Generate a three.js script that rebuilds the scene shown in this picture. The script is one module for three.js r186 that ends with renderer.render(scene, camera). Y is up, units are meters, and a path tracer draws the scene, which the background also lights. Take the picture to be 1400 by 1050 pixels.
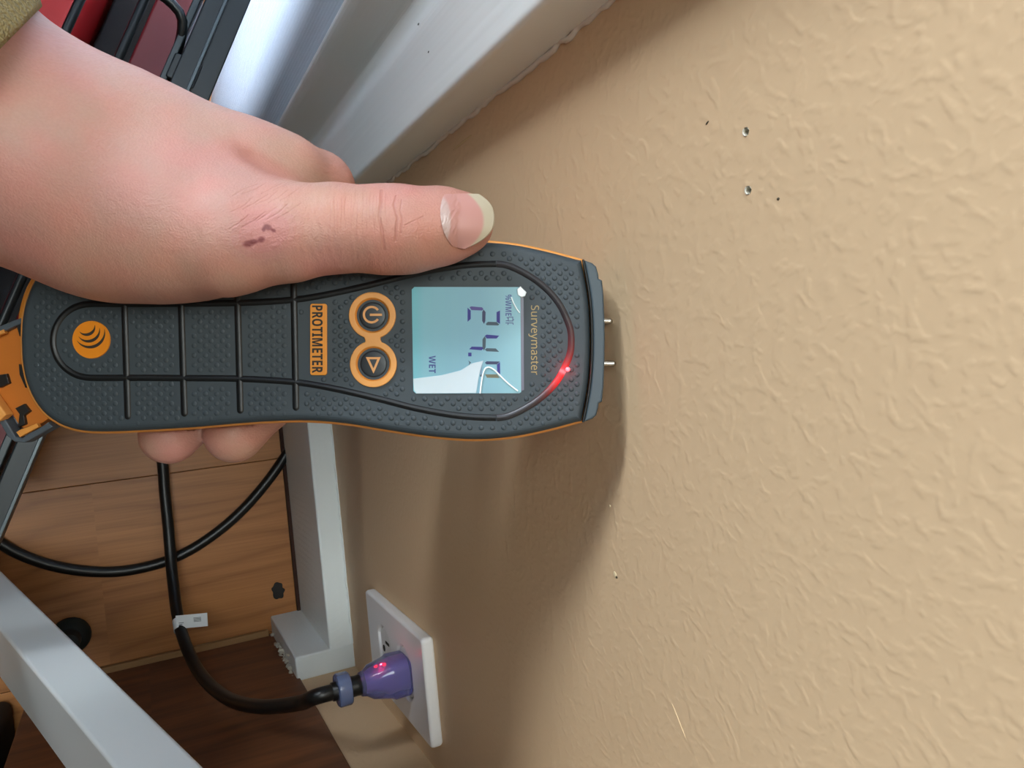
import * as THREE from 'three';
import { RoundedBoxGeometry } from 'three/addons/geometries/RoundedBoxGeometry.js';
import { TextGeometry } from 'three/addons/geometries/TextGeometry.js';
import { FontLoader } from 'three/addons/loaders/FontLoader.js';
import { mergeGeometries } from 'three/addons/utils/BufferGeometryUtils.js';
import { Sky } from 'three/addons/objects/Sky.js';
import { RectAreaLightUniformsLib } from 'three/addons/lights/RectAreaLightUniformsLib.js';
import { createNoise2D, createNoise3D } from 'simplex-noise';

/* ------------------------------------------------------------------ camera, sky, lights, exposure */
// World: floor y = 0, the painted wall is the plane z = 0 (room on +z), x runs to the right along that wall.
const scene = new THREE.Scene();
const F = 1052, CX = 700, CY = 525;                                   // focal length and centre in pixels of the 1400 x 1050 frame
const EYE = new THREE.Vector3(0, 0.84, 0.1559);
const camera = new THREE.PerspectiveCamera(2 * Math.atan(525 / F) * 180 / Math.PI, 1400 / 1050, 0.02, 40);
// a phone turned on its side and held close to the wall, looking steeply down
const down = new THREE.Vector3(185 - CX, 528 - CY, F).normalize();
const along = new THREE.Vector3(0.088, 1, 0);
along.z = -(down.x * along.x + down.y * along.y) / down.z; along.normalize();
const outward = new THREE.Vector3().crossVectors(down, along);
const RIGHT = new THREE.Vector3(along.x, -down.x, outward.x);         // camera axes in the world
const DOWN = new THREE.Vector3(along.y, -down.y, outward.y);
const FWD = new THREE.Vector3(along.z, -down.z, outward.z);
const camBasis = new THREE.Matrix4().makeBasis(RIGHT, DOWN.clone().negate(), FWD.clone().negate());
camera.position.copy(EYE); camera.quaternion.setFromRotationMatrix(camBasis);
scene.add(camera);

const sky = new Sky();
sky.scale.setScalar(100);
sky.material.uniforms.turbidity.value = 6;
sky.material.uniforms.rayleigh.value = 1.2;
sky.material.uniforms.sunPosition.value.set(0.35, 0.6, 0.9);
scene.add(sky);
scene.background = null;

const renderer = new THREE.WebGLRenderer({ antialias: true });
renderer.toneMapping = THREE.LinearToneMapping;
renderer.toneMappingExposure = 1.0;
renderer.shadowMap.enabled = true;
RectAreaLightUniformsLib.init();

function areaLight(name, x, y, z, tx, ty, tz, w, h, color, intensity) {
  const l = new THREE.RectAreaLight(color, intensity, w, h);
  l.name = name; l.position.set(x, y, z); l.lookAt(tx, ty, tz); scene.add(l);
  return l;
}
// added side light and ceiling lamp; daylight by the glass door behind the curtain
areaLight('added_side_light', -1.3, 1.035, 0.85, 0, 0.7, 0.1, 0.7, 0.34, '#eef6fb', 94);  // unseen source outside an added window, set to light the upper wall
areaLight('glass_door_daylight', -0.47, 1.0, -0.14, -0.47, 1.0, 1, 0.46, 1.8, '#e2eeff', 8);
areaLight('added_ceiling_light', -0.3, 2.33, 0.5, -0.3, 0, 0.5, 0.8, 0.8, '#eef7f5', 8.5);  // added fill from above, no lamp in view

/* ------------------------------------------------------------------ helpers */
let seedState = 12345;
const rnd = () => { seedState = (seedState * 1664525 + 1013904223) % 4294967296; return seedState / 4294967296; };
const noise2 = createNoise2D(rnd), noise3 = createNoise3D(rnd);
const clamp = (x, a, b) => Math.min(b, Math.max(a, x)), lerp = (a, b, t) => a + (b - a) * t;
const sstep = (a, b, x) => { const t = clamp((x - a) / (b - a), 0, 1); return t * t * (3 - 2 * t); };

const ray = (px, py) => new THREE.Vector3().addScaledVector(RIGHT, (px - CX) / F).addScaledVector(DOWN, (py - CY) / F).add(FWD);
const atDepth = (px, py, d) => ray(px, py).multiplyScalar(d).add(EYE);
const atY = (px, py, y) => { const r = ray(px, py); return r.multiplyScalar((y - EYE.y) / r.y).add(EYE); };
const atZ = (px, py, z) => { const r = ray(px, py); return r.multiplyScalar((z - EYE.z) / r.z).add(EYE); };
const atX = (px, py, x) => { const r = ray(px, py); return r.multiplyScalar((x - EYE.x) / r.x).add(EYE); };

const used = new Map();
function numbered(name) {
  const n = used.get(name) ?? 0; used.set(name, n + 1);
  return n ? name + '_' + String(n).padStart(3, '0') : name;
}
function mesh(name, geo, mat, parent, label) {
  const m = new THREE.Mesh(geo, mat);
  m.name = parent ? name : numbered(name);
  if (parent) { const n = parent.children.filter((c) => c.name.replace(/_\d{3}$/, '') === name).length; if (n) m.name = name + '_' + String(n).padStart(3, '0'); }
  m.castShadow = m.receiveShadow = true;
  if (label) m.userData.label = label;
  (parent ?? scene).add(m);
  return m;
}
function thing(name, label, category, pos, group) {
  const g = new THREE.Group(); g.name = numbered(name);
  if (pos) g.position.copy(pos);
  Object.assign(g.userData, { label, category }); if (group) g.userData.group = group;
  scene.add(g);
  return g;
}
function struct(name, geo, mat) { const m = mesh(name, geo, mat); m.userData.kind = 'structure'; return m; }
const std = (color, roughness = 0.6, extra = {}) => new THREE.MeshStandardMaterial({ color, roughness, ...extra });
const phys = (color, roughness = 0.5, extra = {}) => new THREE.MeshPhysicalMaterial({ color, roughness, ...extra });
function box(x0, x1, y0, y1, z0, z1) {
  const g = new THREE.BoxGeometry(x1 - x0, y1 - y0, z1 - z0); g.translate((x0 + x1) / 2, (y0 + y1) / 2, (z0 + z1) / 2); return worldUV(g);
}
// uv in metres from the face's own plane
function worldUV(g) {
  const p = g.attributes.position, n = g.attributes.normal, uv = new Float32Array(p.count * 2);
  for (let i = 0; i < p.count; i++) {
    const ax = Math.abs(n.getX(i)), ay = Math.abs(n.getY(i)), az = Math.abs(n.getZ(i));
    if (az >= ax && az >= ay) { uv[2 * i] = p.getX(i); uv[2 * i + 1] = p.getY(i); }
    else if (ax >= ay) { uv[2 * i] = p.getZ(i); uv[2 * i + 1] = p.getY(i); }
    else { uv[2 * i] = p.getX(i); uv[2 * i + 1] = p.getZ(i); }
  }
  g.setAttribute('uv', new THREE.BufferAttribute(uv, 2));
  return g;
}
function rbox(x0, x1, y0, y1, z0, z1, r = 0.002, seg = 2) {
  const g = new RoundedBoxGeometry(x1 - x0, y1 - y0, z1 - z0, seg, r); g.translate((x0 + x1) / 2, (y0 + y1) / 2, (z0 + z1) / 2); return g;
}
function tube(points, r, seg = 60, radial = 10, closed = false) {
  return new THREE.TubeGeometry(new THREE.CatmullRomCurve3(points, closed, 'centripetal'), seg, r, radial, closed);
}
function rod(a, b, r, radial = 10) {
  const g = new THREE.CapsuleGeometry(r, a.distanceTo(b), 4, radial);
  g.applyQuaternion(new THREE.Quaternion().setFromUnitVectors(new THREE.Vector3(0, 1, 0), b.clone().sub(a).normalize()));
  g.translate((a.x + b.x) / 2, (a.y + b.y) / 2, (a.z + b.z) / 2);
  return g;
}
// periodic gradient noise on a lattice of n cells
function periodic(n, seed) {
  let s = seed; const R = () => { s = (s * 1664525 + 1013904223) % 4294967296; return s / 4294967296; };
  const g = new Float32Array(n * n * 2);
  for (let i = 0; i < n * n; i++) { const a = R() * 6.2832; g[2 * i] = Math.cos(a); g[2 * i + 1] = Math.sin(a); }
  const fade = (t) => t * t * t * (t * (t * 6 - 15) + 10), m = (a) => ((a % n) + n) % n;
  return (u, v) => {
    const x = u * n, y = v * n, ix = Math.floor(x), iy = Math.floor(y), fx = x - ix, fy = y - iy;
    const d = (i, j) => { const k = 2 * (m(iy + j) * n + m(ix + i)); return g[k] * (fx - i) + g[k + 1] * (fy - j); };
    const a = fade(fx), b = fade(fy);
    return lerp(lerp(d(0, 0), d(1, 0), a), lerp(d(0, 1), d(1, 1), a), b) * 1.5;
  };
}
function dataTexture(n, m, fn, srgb, channels = 3) {
  const d = new Uint8Array(n * m * 4);
  for (let y = 0; y < m; y++) for (let x = 0; x < n; x++) {
    const c = fn(x / n, y / m), o = (y * n + x) * 4;
    if (typeof c === 'number') d[o] = d[o + 1] = d[o + 2] = clamp(c * 255, 0, 255);
    else for (let k = 0; k < 3; k++) d[o + k] = clamp(c[k] * 255, 0, 255);
    d[o + 3] = 255;
  }
  const t = new THREE.DataTexture(d, n, m); t.wrapS = t.wrapT = THREE.RepeatWrapping; t.magFilter = THREE.LinearFilter; t.minFilter = THREE.LinearMipmapLinearFilter;
  t.generateMipmaps = true; if (srgb) t.colorSpace = THREE.SRGBColorSpace; t.needsUpdate = true;
  return t;
}

/* ------------------------------------------------------------------ materials of the room */
// orange-peel roller texture, one tile is 0.4 m
const peelA = periodic(90, 7), peelB = periodic(170, 8), peelC = periodic(300, 9), peelD = periodic(18, 10), peelW = periodic(30, 11);
const peel = dataTexture(1536, 1536, (u, v) => {
  const wu = u + 0.006 * peelW(u, v), wv = v + 0.006 * peelW(v + 0.3, u);
  const a = peelA(wu, wv), b = peelB(wu, wv), c = peelC(u, v);
  let h = 0.62 * a + 0.42 * b + 0.14 * c;
  h = 0.35 + 0.5 * sstep(-0.15, 0.6, h) + 0.12 * h + 0.08 * peelD(u, v);
  return h;
});
peel.repeat.set(1 / 0.4, 1 / 0.4);
const wallMat = std('#cfb18c', 0.62, { bumpMap: peel, bumpScale: 0.00017 });
const plainWall = std('#4c4a44', 0.85);
const ceilMat = std('#b9b2a4', 0.9);
const brush = dataTexture(256, 1024, (u, v) => 0.5 + 0.3 * noise2(u * 40, v * 3) + 0.15 * noise2(u * 90, v * 6));
brush.repeat.set(4, 1.2);
const trimMat = std('#e8efed', 0.42, { bumpMap: brush, bumpScale: 0.00017 });

/* ------------------------------------------------------------------ wall, with drilled holes and small dents */
const JOG_X = 0.274, JOG_Z = 0.049;
const OPEN = { x0: -0.76, x1: -0.214, y1: 2.05 };                        // glass door opening behind the curtain
const holeSpots = [atZ(1020, 180, 0), atZ(1023, 260, 0)];
{
  const s = new THREE.Shape([[-0.93, 0], [OPEN.x0, 0], [OPEN.x0, OPEN.y1], [OPEN.x1, OPEN.y1], [OPEN.x1, 0], [JOG_X + 0.02, 0], [JOG_X + 0.02, 2.4], [-0.93, 2.4]].map((p) => new THREE.Vector2(...p)));
  for (const c of holeSpots) { const h = new THREE.Path(); h.absarc(c.x, c.y, 0.00122, 0, Math.PI * 2); s.holes.push(h); }
  const g = new THREE.ExtrudeGeometry(s, { depth: 0.12, bevelEnabled: false, curveSegments: 20 });
  g.translate(0, 0, -0.12);
  const wall = struct('wall_back', worldUV(g), wallMat);
  // each drilled hole: a crumbled cone of plaster round a dark bore
  const plaster = std('#d8d2c4', 0.95), bore = std('#3a3428', 0.95);  // first tone paints the lit edge of each hole
  for (const c of holeSpots) {
    const pts = [[0.00122, 0.0001], [0.0009, -0.0012], [0.0007, -0.003], [0.0006, -0.008], [0.0001, -0.0082]].map((p) => new THREE.Vector2(...p));
    const cone = new THREE.LatheGeometry(pts, 18); cone.rotateX(Math.PI / 2);
    const p = cone.attributes.position;
    for (let i = 0; i < p.count; i++) { const k = 1 + 0.18 * noise3(p.getX(i) * 1500, p.getY(i) * 1500, p.getZ(i) * 900); p.setXY(i, p.getX(i) * k, p.getY(i) * k); }
    cone.computeVertexNormals(); cone.translate(c.x, c.y, 0);
    const m = mesh('drilled_hole', cone, new THREE.MeshStandardMaterial({ color: '#cfc8b6', roughness: 0.95, side: THREE.DoubleSide }), wall, 'small drilled hole in crumbled plaster with a painted lit edge');
    const rim = new THREE.TorusGeometry(0.00108, 0.00022, 6, 20, 2.6); rim.rotateZ(-2.6); rim.translate(c.x, c.y, 0.00005);
    mesh('lit_edge', rim, plaster, m);  // pale arc paints a lit crescent on one side of the hole
  }
  // paint drips, nicks and a chip
  const chip = (px, py, sx, sy, mat, name, turn = 0) => {
    const c = atZ(px, py, 0), q = new THREE.SphereGeometry(1, 10, 6); q.scale(sx, sy, 0.00025); q.rotateZ(turn); q.translate(c.x, c.y, 0);
    const p = q.attributes.position;
    mesh(name, q, mat, wall);
  };
  const dark = std('#4a3f2e', 0.9), light = std('#d9c49c', 0.7);
  chip(1064, 272, 0.0004, 0.0005, dark, 'nick'); chip(967, 168, 0.0003, 0.0008, dark, 'nick', 0.5);
  chip(841, 786, 0.0014, 0.0011, light, 'paint_chip', 0.4); chip(843, 789, 0.0006, 0.0007, dark, 'nick');
  chip(834, 692, 0.0006, 0.0006, light, 'paint_chip');
  chip(632, 195, 0.0007, 0.012, std('#c9ad80', 0.6), 'paint_drip', 0.02);
  chip(928, 985, 0.0003, 0.006, std('#d0b389', 0.6), 'paint_drip', -1.0);
}
{ // short return and the wall that goes on to the right
  struct('wall_right', box(JOG_X, 2.6, 0, 2.4, -0.12, JOG_Z), wallMat);
  // the rest of the room
  const leftWall = mergeGeometries([box(-0.93, -0.83, 0, 2.4, 0, 0.2), box(-0.93, -0.83, 0, 2.4, 1.2, 3.2), box(-0.93, -0.83, 0, 0.90, 0.2, 1.2), box(-0.93, -0.83, 1.5, 2.4, 0.2, 1.2)]);  // added window opening, its sill set to shade the low wall
  struct('wall_left', leftWall, plainWall);
  struct('wall_front', box(-0.93, 2.7, 0, 2.4, 3.2, 3.3), plainWall);
  struct('wall_far_right', box(2.6, 2.7, 0, 2.4, -0.12, 3.2), plainWall);
  struct('ceiling', box(-0.93, 2.7, 2.4, 2.5, -0.12, 3.3), ceilMat);
  const pane = phys('#ffffff', 0.02, { transmission: 1, thickness: 0, ior: 1.45 });
  const w1 = struct('added_window_1', mergeGeometries([box(-0.92, -0.89, 0.901, 0.92, 0.2, 1.2), box(-0.92, -0.89, 1.46, 1.5, 0.2, 1.2), box(-0.92, -0.89, 0.88, 1.46, 0.2, 0.23), box(-0.92, -0.89, 0.88, 1.46, 1.17, 1.2)]), trimMat);  // frame of the added, unseen window
  mesh('pane', box(-0.907, -0.903, 0.88, 1.46, 0.23, 1.17), pane, w1);
  const d1 = struct('door_1', mergeGeometries([box(OPEN.x0, OPEN.x0 + 0.05, 0, OPEN.y1, -0.09, -0.04), box(OPEN.x1 - 0.012, OPEN.x1, 0, OPEN.y1, -0.09, -0.04), box(OPEN.x0 + 0.05, OPEN.x1 - 0.012, 0, 0.08, -0.09, -0.04), box(OPEN.x0 + 0.05, OPEN.x1 - 0.012, OPEN.y1 - 0.06, OPEN.y1, -0.09, -0.04)]), trimMat);
  mesh('pane', box(OPEN.x0 + 0.05, OPEN.x1 - 0.012, 0.08, OPEN.y1 - 0.06, -0.067, -0.063), pane, d1);
  const lamp = thing('added_ceiling_lamp', 'added square white ceiling lamp with a glowing diffuser, out of view', 'lamp', new THREE.Vector3(-0.3, 2.4, 0.5));  // added to brighten upward faces
  mesh('frame', rbox(-0.43, 0.43, -0.05, 0, -0.43, 0.43, 0.01), std('#eeeeea', 0.5), lamp);
  mesh('diffuser', rbox(-0.4, 0.4, -0.06, -0.045, -0.4, 0.4, 0.005), std('#ffffff', 0.6, { emissive: '#f0f6f4', emissiveIntensity: 2.6 }), lamp);
}

/* ------------------------------------------------------------------ floor of wide boards */
{
  const floor = struct('floor', box(-0.93, 2.7, -0.06, -0.018, -0.6, 3.3), std('#3a2415', 0.8));
  const woodTex = (seed) => {
    const n = createNoise2D(() => { seed = (seed * 16807) % 2147483647; return seed / 2147483647; });
    const tone = 0.08 * (n(3, 9));
    return dataTexture(512, 1024, (u, v) => {
      const x = u * 0.18, z = v * 1.0;
      const warp = 0.012 * n(z * 1.6, x * 9) + 0.004 * n(z * 6, x * 20);
      const ring = (x + 2.2 * warp) * 44 + 2.4 * n(z * 0.9, 5);
      const s = Math.abs((ring - Math.floor(ring)) * 2 - 1);
      const grain = Math.pow(s, 2.2) * 0.36 + 0.1 * n(x * 900, z * 12) + 0.1 * n(x * 300, z * 5) + 0.12 * n(x * 18, z * 4);
      const t = clamp(grain + tone + 0.15, 0, 1);
      return [lerp(0.72, 0.50, t), lerp(0.485, 0.30, t), lerp(0.27, 0.145, t)];
    }, true);
  };
  const variants = [11, 23, 37].map((s) => { const t = woodTex(s); return std('#ffffff', 0.38, { map: t }); });
  const W = 0.1802, L = 1.4;
  const geos = [0, 1].map((k) => {
    const g = new RoundedBoxGeometry(W - 0.0004, 0.02, L - 0.0008, 1, 0.0006);
    const p = g.attributes.position, uv = g.attributes.uv;
    for (let i = 0; i < p.count; i++) uv.setXY(i, p.getX(i) / 0.18 + 0.5, p.getZ(i) + 0.35 * k + 0.5);
    return g;
  });
  const X0 = 0.0895;
  for (let row = 0; row < 2; row++) for (let i = -8; i < 8; i++) {
    const m = mesh('plank', geos[(i + 8 + row) % 2], variants[(i + 9 + row) % 3], floor);
    m.position.set(X0 + (i + 0.5) * W, -0.01 + 0.0004 * rnd(), 0.003 + (row + 0.5) * L);
  }
  const knot = new THREE.SphereGeometry(1, 40, 10); knot.scale(0.0085, 0.0006, 0.0062);
  { const p = knot.attributes.position; for (let i = 0; i < p.count; i++) { const k = 1 + 0.25 * noise2(p.getX(i) * 120, p.getZ(i) * 120); p.setX(i, p.getX(i) * k); p.setZ(i, p.getZ(i) * k); } }
  const k = atY(380, 808, 0); knot.translate(k.x, 0.0005, k.z);
  mesh('knot', knot, std('#1c1712', 0.7), floor, 'dark round knot in a floor board');
}
struct('ground', box(-6, 3, -0.3, -0.16, -8, -0.3), std('#a9aca8', 0.95));

/* ------------------------------------------------------------------ baseboards, door casing */
{
  const top = 0.141, th = 0.0215;
  const prof = new THREE.Shape();                                         // (out of the wall, height)
  prof.moveTo(0, 0.002); prof.lineTo(th, 0.002); prof.lineTo(th, top - 0.0025); prof.quadraticCurveTo(th, top, th - 0.0025, top); prof.lineTo(0, top); prof.closePath();
  const ragged = (g) => { const p = g.attributes.position; return g; };
  const g = new THREE.ExtrudeGeometry(prof, { depth: JOG_X - th + 0.0005 - -0.115, bevelEnabled: false, steps: 60 });
  g.rotateY(Math.PI / 2);                                                  // (x, y, z) -> (z, y, -x)
  // profile x -> -z ; flip so that it leaves the wall towards +z, and run along x
  { const p = g.attributes.position; for (let i = 0; i < p.count; i++) p.setXYZ(i, p.getX(i) - 0.115, p.getY(i), -p.getZ(i)); }
  { const ix = g.index, p = g.attributes.position; if (!ix) { for (let i = 0; i < p.count; i += 3) { const a = [p.getX(i), p.getY(i), p.getZ(i)], b = [p.getX(i + 1), p.getY(i + 1), p.getZ(i + 1)]; p.setXYZ(i, ...b); p.setXYZ(i + 1, ...a); } } }
  g.computeVertexNormals();
  const bb = struct('baseboard_back', g, trimMat);
  // wavy bead of paint and caulk where the ledge meets the wall
  const pts = []; for (let i = 0; i <= 90; i++) { const x = -0.11 + i * (JOG_X - 0.022 + 0.11) / 90; pts.push(new THREE.Vector3(x, top + 0.0004, 0.0004 + 0.0009 * noise2(x * 90, 1))); }
  mesh('caulk_bead', tube(pts, 0.0011, 180, 6), trimMat, bb);
  const gap = rbox(-0.115, JOG_X - 0.02, 0.0002, 0.006, th - 0.001, th + 0.0035, 0.001);
  mesh('dark_gap', gap, std('#3a2116', 0.9), bb);

  const rb = struct('baseboard_right', rbox(JOG_X - th, JOG_X + 0.0005, 0.002, top, -0.002, 0.0525, 0.0018), trimMat);
  // broken plaster and paint crumbs along the cut end
  const crumbs = [];
  for (let i = 0; i < 22; i++) {
    const c = new THREE.IcosahedronGeometry(0.0008 + 0.0022 * rnd(), 0); c.scale(1, 1.4, 0.7); c.rotateX(rnd() * 3); c.rotateY(rnd() * 3);
    c.translate(JOG_X - 0.001 - 0.017 * rnd() * rnd(), 0.006 + 0.132 * rnd(), 0.0535 + 0.0022 * rnd()); crumbs.push(c);
  }
  const cr = mesh('broken_edge', mergeGeometries(crumbs), std('#b4ad9d', 0.95), rb, 'crumbled plaster along the cut end'); cr.userData.kind = 'stuff';
}
{
  // door casing: flat outer band, a cove, then a raised inner bead; profile in (x, z)
  const XR = -0.1149, s = new THREE.Shape();
  s.moveTo(XR, 0.0003); s.lineTo(XR, 0.0205); s.quadraticCurveTo(XR - 0.0002, 0.0227, XR - 0.003, 0.0228);
  s.lineTo(-0.150, 0.0226); s.bezierCurveTo(-0.163, 0.0222, -0.168, 0.0135, -0.181, 0.0120);
  s.bezierCurveTo(-0.188, 0.0120, -0.190, 0.0300, -0.2005, 0.0315); s.bezierCurveTo(-0.2085, 0.0322, -0.2105, 0.022, -0.2105, 0.010); s.lineTo(-0.2105, 0.0003); s.closePath();
  const g = new THREE.ExtrudeGeometry(s, { depth: 2.1, bevelEnabled: false, curveSegments: 14, steps: 40 });
  g.rotateX(-Math.PI / 2);                                                 // (x, z, h) -> (x, h, -z)
  { const p = g.attributes.position; for (let i = 0; i < p.count; i++) p.setZ(i, -p.getZ(i)); for (let i = 0; i < p.count; i += 3) { const a = [p.getX(i), p.getY(i), p.getZ(i)], b = [p.getX(i + 1), p.getY(i + 1), p.getZ(i + 1)]; p.setXYZ(i, ...b); p.setXYZ(i + 1, ...a); } }
  g.computeVertexNormals();
  const uv = g.attributes.uv, p = g.attributes.position; for (let i = 0; i < p.count; i++) uv.setXY(i, p.getX(i), p.getY(i));
  const casing = struct('trim_1', g, trimMat);
  const pts = []; for (let i = 0; i <= 220; i++) { const y = 0.15 + i * 0.9 / 220; pts.push(new THREE.Vector3(XR + 0.0003 + 0.0011 * noise2(y * 70, 3) + 0.0006 * noise2(y * 260, 8), y, 0.0004)); }
  mesh('caulk_bead', tube(pts, 0.0013, 440, 6), std('#d9d3c6', 0.7), casing);
  for (const [px, py] of [[586, 71], [572, 33]]) { const c = atZ(px, py, 0.0226), q = new THREE.SphereGeometry(1, 8, 6); q.scale(0.0005, 0.0009, 0.0003); q.translate(c.x, c.y, 0.0226); mesh('speck', q, std('#6d706c', 0.9), casing); }
}

/* ------------------------------------------------------------------ curtain hanging in front of the glass door */
{
  const prof = [];
  for (let i = 0; i <= 120; i++) {
    const x = -0.2115 - i * 0.0048;
    prof.push([x, 0.012 + 0.050 * Math.pow(sstep(-0.205, -0.268, x), 0.8) + 0.022 * sstep(-0.27, -0.33, x) * Math.cos((x + 0.33) * 38) - 0.02 * sstep(-0.27, -0.33, x)]);
  }
  const H = 60, pos = [], uv = [], idx = [];
  for (let j = 0; j <= H; j++) for (let i = 0; i < prof.length; i++) {
    const y = 0.015 + j / H * 2.13, [x, z] = prof[i];
    pos.push(x, y, z + 0.002 * noise2(x * 12, y * 2.2) * sstep(-0.24, -0.3, x)); uv.push(x, y);
  }
  const n = prof.length;
  for (let j = 0; j < H; j++) for (let i = 0; i + 1 < n; i++) { const a = j * n + i; idx.push(a, a + n, a + 1, a + 1, a + n, a + n + 1); }
  const g = new THREE.BufferGeometry(); g.setAttribute('position', new THREE.Float32BufferAttribute(pos, 3)); g.setAttribute('uv', new THREE.Float32BufferAttribute(uv, 2)); g.setIndex(idx); g.computeVertexNormals();
  const weave = dataTexture(256, 256, (u, v) => 0.5 + 0.22 * Math.sin(u * 6.2832 * 40) + 0.22 * Math.sin(v * 6.2832 * 40) + 0.1 * noise2(u * 30, v * 30));
  weave.repeat.set(20, 20);
  const stripRamp = dataTexture(512, 4, (u) => 0.06 + 0.86 * sstep(0.046, 0.078, 1 - u));   // bright strip put into the cloth: dim leading edge, clear beyond
  stripRamp.wrapS = THREE.ClampToEdgeWrapping; stripRamp.repeat.set(1 / 0.6, 1); stripRamp.offset.set(0.8 / 0.6, 0);
  const fabric = phys('#b4bdc7', 0.9, { side: THREE.DoubleSide, transmission: 1, transmissionMap: stripRamp, thickness: 0, bumpMap: weave, bumpScale: 0.0003 });
  const c = thing('curtain', 'pale grey curtain hanging beside the white door casing', 'curtain', new THREE.Vector3(-0.2, 0, 0));
  g.translate(0.2, 0, 0);
  mesh('cloth', g, fabric, c);
  mesh('curtain_rod', rod(new THREE.Vector3(-0.6, 2.16, 0.03), new THREE.Vector3(0.05, 2.16, 0.03), 0.009), std('#33312f', 0.4, { metalness: 0.8 }), c);
}

/* ------------------------------------------------------------------ outlet and plug with cord */
const font = await new FontLoader().loadAsync('fonts/droid/droid_sans_bold.typeface.json');
const fontR = await new FontLoader().loadAsync('fonts/droid/droid_sans_regular.typeface.json');
const white = std('#e4e3e2', 0.32);
const outletC = new THREE.Vector3(0.2135, 0.305, 0);
{
  const o = thing('wall_outlet', 'white duplex wall outlet with plastic cover plate low on the tan wall', 'outlet', outletC);
  const w = 0.0725 / 2, h = 0.1355 / 2, r = 0.004, s = new THREE.Shape();
  s.moveTo(-w + r, -h); s.lineTo(w - r, -h); s.quadraticCurveTo(w, -h, w, -h + r); s.lineTo(w, h - r); s.quadraticCurveTo(w, h, w - r, h); s.lineTo(-w + r, h); s.quadraticCurveTo(-w, h, -w, h - r); s.lineTo(-w, -h + r); s.quadraticCurveTo(-w, -h, -w + r, -h);
  const recess = (cy) => { const p = new THREE.Path(); const R = 0.0178, half = 0.0146; const a = Math.asin(half / R); p.absarc(0, cy, R, -a, a); p.absarc(0, cy, R, Math.PI - a, Math.PI + a); p.closePath(); return p; };
  for (const cy of [0.0235, -0.0235]) s.holes.push(recess(cy));
  const g = new THREE.ExtrudeGeometry(s, { depth: 0.0028, bevelEnabled: true, bevelSize: 0.0022, bevelOffset: -0.0022, bevelThickness: 0.0028, bevelSegments: 4, curveSegments: 16 });
  g.translate(0, 0, 0.0026);
  mesh('cover_plate', g, white, o);
  const slot = (x, y, sw, sh) => box(x - sw / 2, x + sw / 2, y - sh / 2, y + sh / 2, 0.0064, 0.0070);
  for (const cy of [0.0235, -0.0235]) {
    const rs = new THREE.Shape(); const R = 0.0172, half = 0.014, a = Math.asin(half / R);
    rs.absarc(0, cy, R, -a, a); rs.absarc(0, cy, R, Math.PI - a, Math.PI + a); rs.closePath();
    const rg = new THREE.ExtrudeGeometry(rs, { depth: 0.0052, bevelEnabled: true, bevelSize: 0.0006, bevelOffset: -0.0006, bevelThickness: 0.0006, bevelSegments: 2, curveSegments: 16 });
    rg.translate(0, 0, 0.0008);
    const rec = mesh('receptacle', rg, std('#dcdbd8', 0.35), o);
    if (cy < 0) { for (const [x, sh] of [[-0.0063, 0.0085], [0.0063, 0.0068]]) mesh('slot', slot(x, cy + 0.003, 0.002, sh), std('#26221d', 0.9), rec); const gh = new THREE.CylinderGeometry(0.0025, 0.0025, 0.0006, 16); gh.rotateX(Math.PI / 2); gh.translate(0, cy - 0.007, 0.0067); mesh('ground_hole', gh, std('#26221d', 0.9), rec); }
  }
  const sc = new THREE.SphereGeometry(0.0034, 14, 8, 0, 6.2832, 0, 1.2); sc.rotateX(Math.PI / 2); sc.scale(1, 1, 0.5); sc.translate(0, 0, 0.0062);
  mesh('screw', sc, std('#d5d4d0', 0.3), o);
}
const plugBase = outletC.clone().add(new THREE.Vector3(0, 0.0235, 0.0068));
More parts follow.
